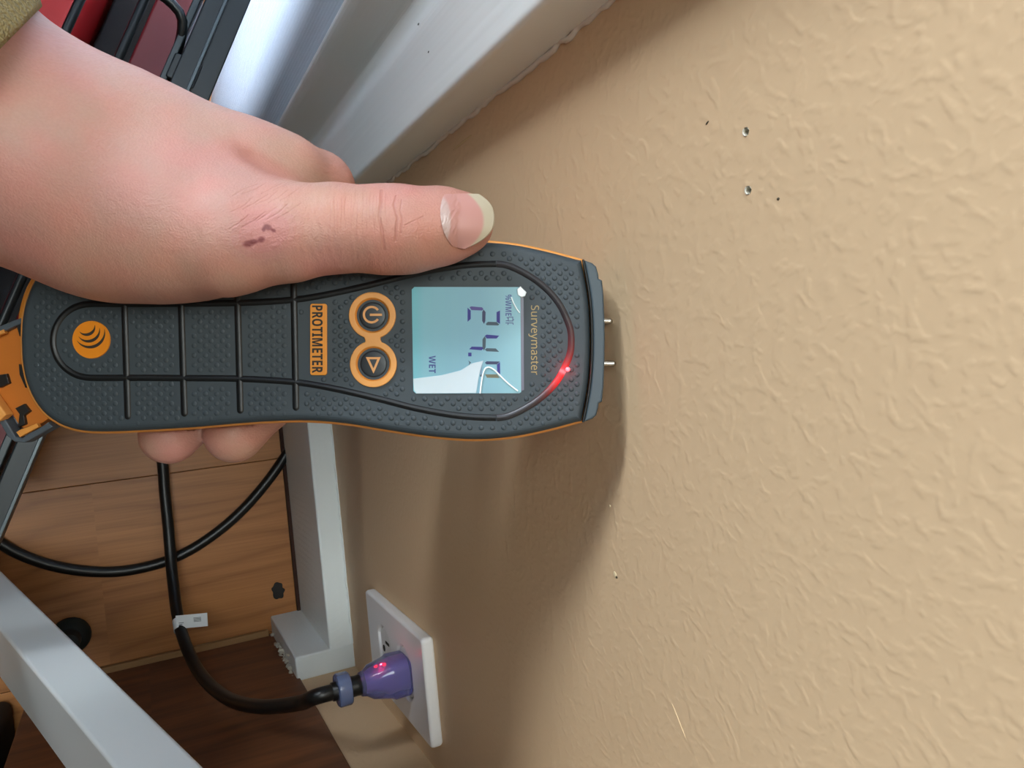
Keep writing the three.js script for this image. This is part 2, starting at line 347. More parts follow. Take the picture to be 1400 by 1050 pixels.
{
  const c = thing('power_cord', 'black power cord with a clear violet lighted plug in the wall outlet', 'cord', plugBase.clone());
  const L = (v) => v.clone().sub(plugBase);
  const clear = phys('#b9b6f0', 0.12, { transmission: 0.8, thickness: 0.012, ior: 1.45, attenuationColor: new THREE.Color('#4f56c8'), attenuationDistance: 0.024 });
  // plug body: lofted from a D-shaped face to the round neck
  const ring = (z, w, h, sq) => { const pts = []; for (let i = 0; i < 28; i++) { const a = i / 28 * Math.PI * 2, ca = Math.cos(a), sa = Math.sin(a); const e = sq; pts.push([Math.sign(ca) * Math.pow(Math.abs(ca), e) * w, Math.sign(sa) * Math.pow(Math.abs(sa), e) * h, z]); } return pts; };
  const loft = (rings) => { const pos = [], idx = [], n = rings[0].length; rings.forEach((r) => r.forEach((p) => pos.push(...p))); for (let j = 0; j + 1 < rings.length; j++) for (let i = 0; i < n; i++) { const a = j * n + i, b = j * n + (i + 1) % n; idx.push(a, b, a + n, b, b + n, a + n); } const c0 = pos.length / 3; pos.push(0, 0, rings[0][0][2]); pos.push(0, 0, rings[rings.length - 1][0][2]); for (let i = 0; i < n; i++) { idx.push(c0, (i + 1) % n, i); const k = (rings.length - 1) * n; idx.push(c0 + 1, k + i, k + (i + 1) % n); } const g = new THREE.BufferGeometry(); g.setAttribute('position', new THREE.Float32BufferAttribute(pos, 3)); g.setIndex(idx); g.computeVertexNormals(); return g; };
  const body = loft([ring(0.0002, 0.0125, 0.0135, 0.55), ring(0.0015, 0.0135, 0.0145, 0.55), ring(0.012, 0.0138, 0.0148, 0.55), ring(0.014, 0.0128, 0.0138, 0.6), ring(0.026, 0.0105, 0.0115, 0.7), ring(0.030, 0.0082, 0.0086, 0.9), ring(0.033, 0.0078, 0.0078, 1)]);
  mesh('plug_body', body, clear, c, 'clear violet plug body with red lamps inside');
  const core = loft([ring(0.001, 0.0085, 0.0078, 0.6), ring(0.014, 0.0085, 0.0078, 0.6), ring(0.022, 0.0055, 0.006, 0.8), ring(0.031, 0.0046, 0.0046, 1)]);
  mesh('plug_core', core, std('#c48ab4', 0.4), c);
  for (const [x, y, z] of [[-0.0095, 0.004, 0.016], [-0.0092, 0.002, 0.0215]]) { const q = new THREE.SphereGeometry(0.0014, 12, 8); q.translate(x, y, z); mesh('neon_lamp', q, std('#ff3040', 0.4, { emissive: '#ff2238', emissiveIntensity: 2.2 }), c, 'small glowing red lamp'); }
  const pl = new THREE.PointLight('#ff2840', 0.0005); pl.position.set(-0.0115, 0.004, 0.0185); pl.shadow.radius = 0.05; pl.name = 'plug_glow'; c.add(pl);
  const col = loft([ring(0.040, 0.0098, 0.0098, 0.8), ring(0.041, 0.0105, 0.0105, 0.8), ring(0.048, 0.0105, 0.0105, 0.8), ring(0.049, 0.0097, 0.0097, 0.8)]);
  mesh('plug_collar', col, phys('#8fa0d0', 0.2, { transmission: 0.6, thickness: 0.006, attenuationColor: new THREE.Color('#5565b0'), attenuationDistance: 0.012 }), c);
  const neck = loft([ring(0.030, 0.0072, 0.0072, 1), ring(0.036, 0.0066, 0.0066, 1), ring(0.040, 0.0070, 0.0070, 1), ring(0.052, 0.0060, 0.0060, 1)]);
  const rubber = std('#0d0f0f', 0.38);
  mesh('strain_relief', neck, rubber, c);
  const axis = (t) => plugBase.clone().add(new THREE.Vector3(0, 0, t));
  const R = 0.0052;
  const P = [axis(0.046), axis(0.062), atY(410, 961, 0.300), atY(355, 966, 0.255), atY(305, 951, 0.19), atY(268, 912, 0.125), atY(246, 856, 0.075), atY(236, 790, 0.034), atY(230, 720, 0.0185), atY(224, 655, 0.011), atY(222, 560, R), atY(255, 470, R), atY(330, 430, R), atY(410, 470, R), atY(425, 540, R), atY(408, 590, R), atY(368, 655, R), atY(310, 717, R), atY(240, 762, R), atY(165, 781, R), atY(95, 778, R), atY(40, 763, R), atY(0, 742, R), atY(-60, 690, R), atY(-120, 600, R)];
  mesh('cord', tube(P.map(L), R, 320, 14), rubber, c);
  // white flag label wrapped round the cord
  const curve = new THREE.CatmullRomCurve3(P, false, 'centripetal');
  const A = atY(242, 849, 0.078), d = atY(238, 800, 0.04).sub(atY(246, 856, 0.075)).normalize();
  const wrap = new THREE.CylinderGeometry(R + 0.0005, R + 0.0005, 0.011, 18, 1, true);
  wrap.applyQuaternion(new THREE.Quaternion().setFromUnitVectors(new THREE.Vector3(0, 1, 0), d));
  const cv = document.createElement('canvas'); cv.width = 256; cv.height = 128; const x = cv.getContext('2d');
  x.fillStyle = '#e9eeee'; x.fillRect(0, 0, 256, 128); x.fillStyle = '#3c4347'; for (let i = 0; i < 5; i++) x.fillRect(142, 34 + i * 9, 62, 4); x.fillRect(20, 70, 40, 5); x.fillRect(22, 84, 26, 5);
  const tex = new THREE.CanvasTexture(cv); tex.colorSpace = THREE.SRGBColorSpace;
  let near = 0, best = 9; for (let i = 0; i <= 800; i++) { const q = curve.getPointAt(i / 800).distanceTo(A); if (q < best) { best = q; near = i / 800; } }
  const B = curve.getPointAt(near);
  wrap.translate(...L(B).toArray());
  const tag = mesh('cord_label', wrap, std('#e6ecec', 0.5, { side: THREE.DoubleSide }), c, 'white paper flag label round the cord');
  const depth = B.clone().sub(EYE).dot(FWD), c4 = [[240, 842], [283, 838], [284, 856], [242, 860]].map(([px, py], i) => atDepth(px, py, depth - R - 0.0008 + (i === 1 || i === 2 ? 0.002 : 0)));
  const fg = new THREE.BufferGeometry(); const back = c4.map((v) => v.clone().addScaledVector(FWD, 0.0006));
  fg.setAttribute('position', new THREE.Float32BufferAttribute([...c4, ...back].flatMap((v) => L(v).toArray()), 3)); fg.setAttribute('uv', new THREE.Float32BufferAttribute([0, 1, 1, 1, 1, 0, 0, 0, 0, 1, 1, 1, 1, 0, 0, 0], 2));
  fg.setIndex([0, 3, 1, 1, 3, 2, 4, 5, 7, 5, 6, 7, 0, 1, 5, 0, 5, 4, 3, 7, 6, 3, 6, 2, 1, 2, 6, 1, 6, 5, 0, 4, 7, 0, 7, 3]); const fg2 = fg.toNonIndexed(); fg2.computeVertexNormals();
  mesh('flag', fg2, std('#ffffff', 0.5, { map: tex }), tag);
}

/* ------------------------------------------------------------------ moisture meter */
const D = 0.263, K = D / F;
const meterQ = new THREE.Quaternion().setFromRotationMatrix(camBasis);
const MX = (px) => (px - 430) * K, MY = (py) => -(py - 466) * K, MV = (px, py) => new THREE.Vector2(MX(px), MY(py));
const lower = [[29.5, 466], [31, 496], [37, 524], [48, 549], [64, 569], [86, 583.5], [114, 591.5], [150, 593], [200, 591], [260, 587.5], [320, 582.5], [370, 579], [421, 578], [474, 582], [530, 591], [590, 599.5], [648, 603.5], [700, 600], [750, 590], [797, 577.5]];
const seam = [[797, 577.5], [802.5, 550], [807, 520], [809, 490], [809.5, 466]];
const mirror = (a) => a.map(([x, y]) => [x, 932 - y]);
function smooth(list, n) { const c = new THREE.CatmullRomCurve3(list.map(([x, y]) => new THREE.Vector3(x, y, 0)), false, 'centripetal'); return c.getSpacedPoints(n).map((v) => [v.x, v.y]); }
const lowerS = smooth([[29.5, 440], ...lower].slice(1), 90), seamS = smooth(seam, 10);
const outline = [...lowerS, ...seamS.slice(1), ...mirror(seamS.slice(0, -1)).reverse(), ...mirror(lowerS.slice(1, -1)).reverse()];
// inset of a closed outline (given clockwise in the picture's y-down axes as listed)
function inset(poly, d) {
  const n = poly.length;
  return poly.map((p, i) => { const a = poly[(i + n - 1) % n], b = poly[(i + 1) % n]; let tx = b[0] - a[0], ty = b[1] - a[1]; const l = Math.hypot(tx, ty) || 1; return [p[0] + ty / l * d, p[1] - tx / l * d]; });
}
const shapeOf = (poly) => new THREE.Shape(poly.map((p) => MV(...p)));
// an outline seen at a place in the picture, carried to the depth z below the face
const sunk = (poly, z) => poly.map(([x, y]) => [(x - 700) * (D - z) / D + 700, (y - 525) * (D - z) / D + 525]);
const EX = (shape, z0, z1, bevel = 0, seg = 4, curve = 16) => {
  const g = new THREE.ExtrudeGeometry(shape, { depth: Math.max(1e-5, z1 - z0 - 2 * bevel), bevelEnabled: bevel > 0, bevelSize: bevel, bevelOffset: -bevel, bevelThickness: bevel, bevelSegments: seg, curveSegments: curve });
  g.translate(0, 0, z0 + bevel); return g;
};
const grey = std('#30393e', 0.58), greySmooth = std('#354249', 0.5), orange = std('#cf8a40', 0.5), black = std('#0b0d0e', 0.45), darkGrey = std('#262c30', 0.5);
{
  const m = thing('moisture_meter', 'grey and orange handheld moisture meter reading 24.0 with its pins against the wall', 'moisture meter', atDepth(430, 466, D));
  m.quaternion.copy(meterQ);
  const inner = inset(outline, 4.5);
  mesh('housing', EX(shapeOf(sunk(inset(outline, 3.2), -0.003)), -0.0085, 0, 0.0026, 6), grey, m, 'dark grey front housing with rounded edge');
  mesh('bumper', EX(shapeOf(sunk(inset(outline, 0.2), -0.008)), -0.0135, -0.0064, 0.0012, 3), orange, m, 'thin orange bumper round the edge');
  const backPoly = sunk(inset(outline, 5), -0.02).map(([x, y]) => [Math.min(x, 735), y]);
  mesh('back_shell', EX(shapeOf(backPoly), -0.0325, -0.0125, 0.004, 4), std('#c67a26', 0.55), m);
  // clicks on the lower edge
  mesh('bumper_latch', rboxPx(651, 667, 600.5, 605, -0.011, -0.008), darkGrey, m);
  function rboxPx(x0, x1, y0, y1, z0, z1, r = 0.0003) { return rbox(MX(x0), MX(x1), MY(y1), MY(y0), z0, z1, r); }

  // end cap with steps and the two pins
  const capPoly = [...smooth(seam, 12).map(([x, y]) => [x + 1.6, y - (y > 570 ? 1.5 : 0)]), ...[]];
  const half = [[810, 573], [815.5, 568], [818.5, 557], [819, 551.5], [823.5, 549], [825.5, 530], [827, 492], [827.4, 466]];
  const cap = [[798.5, 577], ...half, ...mirror(half.slice(0, -1)).reverse(), [798.5, 355], ...mirror(capPoly.slice(0, -1)).slice(1), ...capPoly.slice(1).reverse()];
  mesh('end_cap', EX(shapeOf(cap), -0.017, -0.0004, 0.0007, 3), greySmooth, m, 'smooth slate grey end cap');
  const seamLine = [...mirror(seamS.slice(0, -1)), ...seamS.slice().reverse()].map(([x, y]) => new THREE.Vector3(MX(x + 0.2), MY(y), -0.0006));
  mesh('seam', tube(seamLine, 0.0004, 50, 6), black, m);
  const steel = std('#b9b4ac', 0.25, { metalness: 1 });
  for (const [py, len] of [[439, 0.0042], [497, 0.0054]]) {
    const dz = -0.0140, dd = D - dz, X = (px) => (px - 700) * dd / F - (430 - 700) * K, Y = (y) => -((y - 525) * dd / F - (466 - 525) * K);
    const prof = [[0.0001, len], [0.0005, len - 0.0001], [0.00085, len - 0.0005], [0.0011, len - 0.001], [0.0011, 0.0012], [0.0014, 0.001], [0.0014, -0.004], [0.0001, -0.004]].map((p) => new THREE.Vector2(...p));
    const g = new THREE.LatheGeometry(prof, 18); g.rotateZ(-Math.PI / 2); g.translate(X(822), Y(py), dz);
    mesh('pin', g, steel, m, 'short steel pin pressed to the wall');
  }

  // raised black line: round the logo, along both sides, open towards the light ring
  const lineLow = [[122, 516.5], [180, 516.5], [250, 517], [330, 518], [408, 523], [460, 532], [520, 546], [570, 558.5], [620, 567.5], [650, 570.4], [678, 571.2]];
  const semi = []; for (let i = 0; i <= 16; i++) { const a = -Math.PI / 2 - i / 16 * Math.PI; semi.push([124 + 51.5 * Math.cos(a), 466 + 50.5 * Math.sin(a)]); }
  const path = [...mirror(lineLow.slice(1)).reverse(), ...semi, ...lineLow.slice(1)].map(([x, y]) => new THREE.Vector3(MX(x), MY(y), -0.0004));
  const flat = (g, z, k) => { const p = g.attributes.position; for (let i = 0; i < p.count; i++) p.setZ(i, z + (p.getZ(i) - z) * k); g.computeVertexNormals(); return g; };
  mesh('grip_line', flat(tube(path, 0.00125, 260, 12), -0.0004, 0.75), black, m, 'glossy black outline round the handle');
  for (const [x0, x1, y1] of [[168.5, 174.6, 569], [246, 252, 565], [323.5, 328.5, 561], [401, 404.5, 557]]) {
    const g = rod(new THREE.Vector3(MX(x0), MY(362), -0.0005), new THREE.Vector3(MX(x1), MY(y1), -0.0005), 0.00135, 12);
    mesh('grip_rib', flat(g, -0.0005, 0.75), black, m);
  }

  // light ring round the display end
  const ringLow = [[679, 571.2], [690, 570], [702, 566], [717, 558.5], [733, 548.5], [748, 536], [762, 520], [773, 500], [779.5, 482], [781, 466]];
  const ringPts = [...ringLow, ...mirror(ringLow.slice(0, -1)).reverse()].map(([x, y]) => new THREE.Vector3(MX(x), MY(y), -0.0003));
  const glow = dataTexture(512, 4, (u) => {
    const a = Math.exp(-Math.pow((u - 0.335) / 0.088, 2)), hot = Math.exp(-Math.pow((u - 0.36) / 0.012, 2)), tail = 0.3 * Math.exp(-Math.pow((u - 0.48) / 0.12, 2)), t = 0.10 * Math.exp(-Math.pow((u - 0.2) / 0.08, 2));
    return [clamp(a + tail + t, 0, 1), 0.05 * a + 0.5 * hot, 0.09 * a + 0.02 * tail + 0.5 * hot];
  }, true);
  const lr = mesh('light_ring', flat(tube(ringPts, 0.00125, 160, 12), -0.0003, 0.8), phys('#2c2a2c', 0.4, { emissive: '#ffffff', emissiveMap: glow, emissiveIntensity: 1.0, clearcoat: 0.15, clearcoatRoughness: 0.2 }), m, 'dark translucent light ring glowing red at the end');
  const led = new THREE.SphereGeometry(0.0008, 12, 8); led.translate(MX(776), MY(505), 0.0006);
  mesh('led', led, std('#ff8088', 0.3, { emissive: '#ff5a66', emissiveIntensity: 2.5 }), lr);
  const pl = new THREE.PointLight('#ff2030', 0.00012); pl.position.set(MX(774), MY(505), 0.003); pl.shadow.radius = 0.05; pl.name = 'ring_glow'; m.add(pl);

  // logo disc with three crescents
  const disc = new THREE.CylinderGeometry(25.5 * K, 26 * K, 0.0006, 40); disc.rotateX(Math.PI / 2); disc.translate(MX(125.5), MY(464.5), 0.0002);
  const logo = mesh('logo', disc, std('#d98118', 0.35), m, 'round orange emblem with three dark crescents');
  for (const [cx, cy, r] of [[120, 448, 11.5], [122.5, 453, 15.5], [124.5, 456, 20.5]]) {
    const s = new THREE.Shape(), a0 = 0.15, a1 = Math.PI * 0.84, pts = [];
    for (let i = 0; i <= 20; i++) { const a = lerp(a0 - 0.45, a1, i / 20); pts.push([cx + r * Math.cos(a), cy + r * Math.sin(a)]); }
    for (let i = 20; i >= 0; i--) { const a = lerp(a0 - 0.45, a1, i / 20), w = 3.8 * Math.sin(Math.PI * i / 20) + 0.2; pts.push([cx + (r - w) * Math.cos(a), cy + (r - w) * Math.sin(a)]); }
    mesh('crescent', EX(new THREE.Shape(pts.map((p) => MV(p[0], p[1]))), 0.0004, 0.00062), std('#21170c', 0.6), logo);
  }

  // name badge
  const rr = (x0, x1, y0, y1, r) => { const s = new THREE.Shape(), a = MX(x0), b = MX(x1), c = MY(y1), d = MY(y0); r *= K; s.moveTo(a + r, c); s.lineTo(b - r, c); s.quadraticCurveTo(b, c, b, c + r); s.lineTo(b, d - r); s.quadraticCurveTo(b, d, b - r, d); s.lineTo(a + r, d); s.quadraticCurveTo(a, d, a, d - r); s.lineTo(a, c + r); s.quadraticCurveTo(a, c, a + r, c); return s; };
  const badge = mesh('name_badge', EX(rr(424.5, 447.5, 415.5, 513, 4), -0.0002, 0.0007, 0.0002, 2), std('#d98a26', 0.38), m, 'orange badge with black capital lettering');
  const words = (str, f, x0, x1, y0, y1, z, depth) => {                  // reads from top to bottom of the picture, capitals' tops to the right
    const g = new TextGeometry(str, { font: f, size: 1, depth: 0.1, curveSegments: 6, bevelEnabled: false }); g.computeBoundingBox(); const b = g.boundingBox, p = g.attributes.position;
    for (let i = 0; i < p.count; i++) { const u = (p.getX(i) - b.min.x) / (b.max.x - b.min.x), v = (p.getY(i) - b.min.y) / (b.max.y - b.min.y), w = (p.getZ(i) - b.min.z) / (b.max.z - b.min.z); p.setXYZ(i, MX(lerp(x0, x1, v)), MY(lerp(y0, y1, u)), z + w * depth); }
    g.computeVertexNormals(); return g;
  };
  mesh('lettering', words('PROTIMETER', font, 427.5, 442, 418, 510, 0.0006, 0.00035), std('#16120c', 0.6), badge);
  mesh('model_name', words('Surveymaster', fontR, 722.5, 737, 417.5, 512.5, -0.0001, 0.00022), std('#9c8652', 0.5), m, 'thin gold lettering beside the display');

  // buttons in a figure-of-eight surround
  const b1 = [509.4, 431.5], b2 = [510.8, 497.6], R = 32;
  const eight = []; const nk = 0.36;
  for (let i = 0; i <= 40; i++) { const a = Math.PI / 2 - nk - (i / 40) * (2 * Math.PI - 2 * nk); eight.push([b1[0] + R * Math.cos(a), b1[1] + R * Math.sin(a)]); }
  eight.push([b1[0] - 10.3, 463.4], [b2[0] - 10.9, 465.8]);
  for (let i = 0; i <= 40; i++) { const a = -Math.PI / 2 - nk - (i / 40) * (2 * Math.PI - 2 * nk); eight.push([b2[0] + R * Math.cos(a), b2[1] + R * Math.sin(a)]); }
  eight.push([b2[0] + 10.3, 465.8], [b1[0] + 10.9, 463.4]);
  const es = shapeOf(eight); for (const b of [b1, b2]) { const h = new THREE.Path(); h.absarc(MX(b[0]), MY(b[1]), 23.5 * K, 0, Math.PI * 2); es.holes.push(h); }
  const surround = mesh('button_surround', EX(es, -0.0004, 0.0009, 0.0003, 3, 32), std('#d8954a', 0.45), m, 'orange raised surround of the two buttons');
  const icon = std('#d99a5a', 0.5);
  [b1, b2].forEach((b, i) => {
    const bowl = new THREE.LatheGeometry([[24.2, 0.0007], [22, 0.0001], [19.6, -0.0008]].map(([r, z]) => new THREE.Vector2(r * K, z)), 40); bowl.rotateX(Math.PI / 2); bowl.translate(MX(b[0]), MY(b[1]), 0);
    mesh('bowl', bowl, std('#cf7d26', 0.5, { side: THREE.DoubleSide }), surround);
    const kn = new THREE.LatheGeometry([[0.01, 0.0004], [8, 0.0004], [16, 0.0003], [18.2, 0.0001], [19.2, -0.0004], [19.4, -0.0012]].map(([r, z]) => new THREE.Vector2(r * K, z)).reverse(), 40); kn.rotateX(Math.PI / 2); kn.translate(MX(b[0]), MY(b[1]), 0);
    const btn = mesh('button', kn, std('#20262a', 0.42), m, i ? 'round black button with an outlined triangle' : 'round black button with the power symbol');
    let g;
    if (!i) {
      const s = new THREE.Shape(), a0 = 0.62, a1 = Math.PI * 2 - 0.62; s.absarc(MX(508.4), MY(430.3), 12 * K, a0, a1, false); s.absarc(MX(508.4), MY(430.3), 9 * K, a1, a0, true); s.closePath();
      g = mergeGeometries([EX(s, 0.00025, 0.00055, 0, 1, 30), EX(rr(506, 522.6, 429, 432.2, 0.3), 0.00025, 0.00055)]);
    } else {
      const T = [[500.5, 488.2], [520.8, 488.2], [511, 510.6]], I = [[505.2, 491.2], [516.2, 491.2], [510.9, 503.6]];
      const s = shapeOf(T); s.holes.push(new THREE.Path(I.map((p) => MV(...p)))); g = EX(s, 0.00025, 0.00055);
    }
    mesh(i ? 'triangle_symbol' : 'power_symbol', g, icon, btn);
  });

  // display
  const S = 8, cv = document.createElement('canvas'), x0 = 561, y0 = 390, Wp = 157, Hp = 150; cv.width = Wp * S; cv.height = Hp * S;
  const c = cv.getContext('2d'); c.scale(S, S); c.translate(-x0, -y0);
  const bg = c.createLinearGradient(562, 0, 716, 0); bg.addColorStop(0, '#6fb9c2'); bg.addColorStop(0.12, '#83b8c4'); bg.addColorStop(0.6, '#86b4c4'); bg.addColorStop(1, '#93c3cc'); c.fillStyle = bg; c.fillRect(x0, y0, Wp, Hp);
  const C = (x, y) => [550 + x / 5.6, 380 + y / 5.6];
  const seg = (pts, col) => { c.fillStyle = col; c.beginPath(); pts.forEach(([x, y], i) => { const q = C(x, y); i ? c.lineTo(...q) : c.moveTo(...q); }); c.closePath(); c.fill(); };
  const ink = '#2c2880', ink2 = '#33385a', ink3 = '#41525e';
  seg([[722, 262], [748, 250], [748, 352], [722, 336]], ink);               // 2
  seg([[640, 352], [655, 336], [722, 338], [742, 356], [734, 364], [645, 362]], ink3);
  seg([[612, 262], [622, 242], [638, 262], [636, 330], [626, 352], [612, 330]], ink2);
  seg([[515, 224], [530, 218], [612, 226], [622, 240], [610, 250], [530, 246]], '#4f4486');
  seg([[500, 228], [524, 250], [524, 314], [500, 336]], ink);
  seg([[632, 444], [646, 434], [742, 442], [722, 464], [646, 464]], ink);   // 4
  seg([[614, 470], [632, 446], [640, 462], [638, 530], [626, 556], [614, 534]], ink3);
  seg([[512, 546], [532, 526], [612, 528], [622, 542], [606, 554]], ink);
  seg([[632, 548], [646, 538], [716, 540], [742, 566], [646, 562]], ink3);
  seg([[505, 572], [530, 572], [530, 600], [505, 600]], ink);
  seg([[506, 632], [526, 648], [508, 670], [514, 650]], ink3);
  seg([[632, 650], [646, 638], [748, 640], [724, 662], [646, 662]], ink2);   // 0
  seg([[724, 664], [748, 644], [750, 738], [726, 722]], ink);
  seg([[634, 738], [724, 738], [746, 766], [648, 764]], '#6f6a52');
  seg([[596, 650], [612, 652], [610, 740], [596, 740]], '#7f98ac'); seg([[596, 742], [612, 738], [612, 756], [596, 756]], ink3);
  const vtext = (s, x, y, len, size, col) => { c.save(); const q = C(x, y); c.translate(...q); c.rotate(Math.PI / 2); c.font = 'bold 40px sans-serif'; const w = c.measureText(s).width; c.scale(len / 5.6 / w, size / 5.6 / 29); c.fillStyle = col; c.fillText(s, 0, 0); c.restore(); };
  vtext('WET', 204, 596, 134, 52, '#3f4a86'); vtext('%WME', 790, 126, 168, 46, '#4d5a92');
  c.strokeStyle = '#4f5a86'; c.lineWidth = 1.1; const pk = (a) => { c.beginPath(); a.forEach(([x, y], i) => { const q = C(x, y); i ? c.lineTo(...q) : c.moveTo(...q); }); c.stroke(); };
  pk([[812, 300], [846, 300], [846, 330], [812, 330], [812, 300]]); pk([[846, 320], [856, 320]]); pk([[800, 300], [812, 312]]); pk([[792, 330], [812, 326]]); pk([[790, 345], [850, 345]]); pk([[812, 345], [808, 360]]); pk([[846, 345], [850, 358]]);
  const lcdTex = new THREE.CanvasTexture(cv); lcdTex.colorSpace = THREE.SRGBColorSpace;
  const lcdPoly = [[563, 396], [566.5, 392.4], [709, 392.6], [711.5, 394], [712.5, 536], [710, 537.6], [569, 538], [565.2, 534.5]];
  const lg = EX(shapeOf(lcdPoly), -0.0004, 0.00015);
  { const p = lg.attributes.position, uv = lg.attributes.uv; for (let i = 0; i < p.count; i++) uv.setXY(i, (p.getX(i) / K + 430 - x0) / Wp, 1 - (-p.getY(i) / K + 466 - y0) / Hp); }
  const lcd = mesh('display', lg, phys('#cccccc', 0.6, { map: lcdTex, emissive: '#ffffff', emissiveMap: lcdTex, emissiveIntensity: 0.24, clearcoat: 0.06, clearcoatRoughness: 0.1 }), m, 'pale blue lit display showing 24.0 and WET');
  mesh('display_edge', EX(shapeOf([[711.5, 398], [715.8, 399], [716.4, 533], [712.5, 535]]), -0.0002, 0.0002), std('#4c4a5e', 0.3), lcd);
  // protective film: glare painted as a milky patch, fold and glare lines, peeled tab
  const glareMat = phys('#f2f8fb', 0.15, { transparent: true, opacity: 0.42, clearcoat: 0.5, side: THREE.DoubleSide });
  const glarePoly = [[85, 772], [300, 745], [450, 708], [530, 655], [622, 634], [604, 680], [585, 760], [565, 880], [110, 884], [92, 860]].map(([x, y]) => C(x, y));
  mesh('film_glare', EX(shapeOf(glarePoly), 0.0003, 0.00052), glareMat, lcd, 'milky patch standing for glare on the protective film');
  const fold = [[596, 884], [606, 800], [618, 735], [636, 694], [660, 684], [700, 702], [752, 752], [815, 812], [884, 866]].map(([x, y]) => { const q = C(x, y); return new THREE.Vector3(MX(q[0]), MY(q[1]), 0.0006); });
  mesh('film_fold_glare', tube(fold, 0.00028, 60, 8), phys('#f4fafc', 0.1, { clearcoat: 1 }), lcd);
  mesh('film_tab', EX(shapeOf([[876, 90], [905, 64], [952, 112], [940, 142], [912, 152], [884, 132]].map(([x, y]) => C(x, y))), 0.0004, 0.0010, 0.0002, 2), phys('#cfd6d6', 0.15, { transparent: true, opacity: 0.7, clearcoat: 1 }), lcd);
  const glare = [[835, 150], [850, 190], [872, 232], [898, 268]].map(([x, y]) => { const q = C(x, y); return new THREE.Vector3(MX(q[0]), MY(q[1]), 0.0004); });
  mesh('film_fold_glare', tube(glare, 0.00026, 24, 8), phys('#eef6f8', 0.1, { clearcoat: 1 }), lcd);  // white tube paints a glare streak on the film

  // hexagonal field of small raised grip dots
  const inPoly = (x, y, poly) => { let q = false; for (let i = 0, j = poly.length - 1; i < poly.length; j = i++) { const [xi, yi] = poly[i], [xj, yj] = poly[j]; if ((yi > y) !== (yj > y) && x < (xj - xi) * (y - yi) / (yj - yi) + xi) q = !q; } return q; };
  const edgeD = (x, y, poly) => { let b = 1e9; for (let i = 0; i < poly.length; i++) { const [ax, ay] = poly[i], [bx, by] = poly[(i + 1) % poly.length]; const t = clamp(((x - ax) * (bx - ax) + (y - ay) * (by - ay)) / ((bx - ax) ** 2 + (by - ay) ** 2 || 1), 0, 1); b = Math.min(b, Math.hypot(x - ax - t * (bx - ax), y - ay - t * (by - ay))); } return b; };
  const lines = [path, ringPts].map((a) => a.map((v) => [v.x / K + 430, 466 - v.y / K]));
  const polyD = (x, y, l) => { let b = 1e9; for (let i = 0; i + 1 < l.length; i++) { const [ax, ay] = l[i], [bx, by] = l[i + 1]; const t = clamp(((x - ax) * (bx - ax) + (y - ay) * (by - ay)) / ((bx - ax) ** 2 + (by - ay) ** 2 || 1), 0, 1); b = Math.min(b, Math.hypot(x - ax - t * (bx - ax), y - ay - t * (by - ay))); } return b; };
  const spots = [];
  for (let r = 0; r < 40; r++) for (let q = 0; q < 102; q++) {
    const x = 42 + q * 7.7, y = 334 + r * 13.2 + (q % 2) * 6.6;
    if (!inPoly(x, y, inner) || edgeD(x, y, inner) < 8.5) continue;
    if (x > 555 && x < 722 && y > 385 && y < 545) continue;
    if (x > 719 && x < 741 && y > 411 && y < 519) continue;
    if (Math.hypot(x - b1[0], y - b1[1]) < 37 || Math.hypot(x - b2[0], y - b2[1]) < 37) continue;
    if (x > 419 && x < 453 && y > 410 && y < 518) continue;
    if (Math.hypot(x - 125, y - 465) < 32) continue;
    if (lines.some((l) => polyD(x, y, l) < 8.5)) continue;
    if ([[168.5, 174.6], [246, 252], [323.5, 328.5], [401, 404.5]].some(([a, b]) => Math.abs(x - lerp(a, b, (y - 362) / 205)) < 9.5 && y < 580)) continue;
    spots.push([x, y]);
  }
  const dg = new THREE.SphereGeometry(1, 10, 4, 0, 6.2832, 0, Math.PI / 2); dg.rotateX(Math.PI / 2);
  const dots = new THREE.InstancedMesh(dg, grey, spots.length), M4 = new THREE.Matrix4();
  spots.forEach(([x, y], i) => { const soft = x < 410 ? 0.7 : 1, e = clamp((edgeD(x, y, inner) - 6) / 6, 0.3, 1); M4.makeScale(3.7 * K, 3.7 * K, 0.00038 * soft); M4.setPosition(MX(x), MY(y), -0.00004 - (1 - e) * 0.0003); dots.setMatrixAt(i, M4); });
  dots.name = 'grip_dots'; dots.userData.kind = 'stuff'; dots.castShadow = dots.receiveShadow = true; m.add(dots);

  // battery-end clip: dark bracket, orange panel with black catches
  const dzc = -0.012, q2 = (px, py) => { const dd = D - dzc; return [((px - 700) * dd / F - (430 - 700) * K) / K + 430, ((py - 525) * dd / F - (466 - 525) * K) / K + 466]; };
  const clipShape = (a) => shapeOf(a.map((p) => q2(...p)));
  mesh('clip_panel', EX(clipShape([[-20, 470], [0, 458], [30, 442], [50, 436], [70, 570], [40, 590], [26, 582], [8, 552], [-20, 530]]), -0.016, -0.012, 0.0004), std('#b9681c', 0.5), m, 'orange panel of the end clip');
  mesh('clip_frame', EX(clipShape([[3, 572], [10, 568], [27, 596], [36, 598], [72, 577], [78, 583], [40, 604.5], [26, 603.5], [16, 596]]), -0.015, -0.0095, 0.0005), std('#4a5259', 0.45), m);
  mesh('clip_frame', EX(clipShape([[-24, 462], [0, 449], [26, 438], [52, 430], [54, 438], [28, 446], [2, 458], [-22, 470]]), -0.015, -0.0095, 0.0005), std('#4a5259', 0.45), m);
  mesh('clip_tab', EX(clipShape([[-24, 520], [0, 536], [21, 566], [12, 574], [0, 578], [-24, 560]]), -0.0115, -0.007, 0.0006), std('#e19a4c', 0.5), m, 'pale orange tab of the end clip');
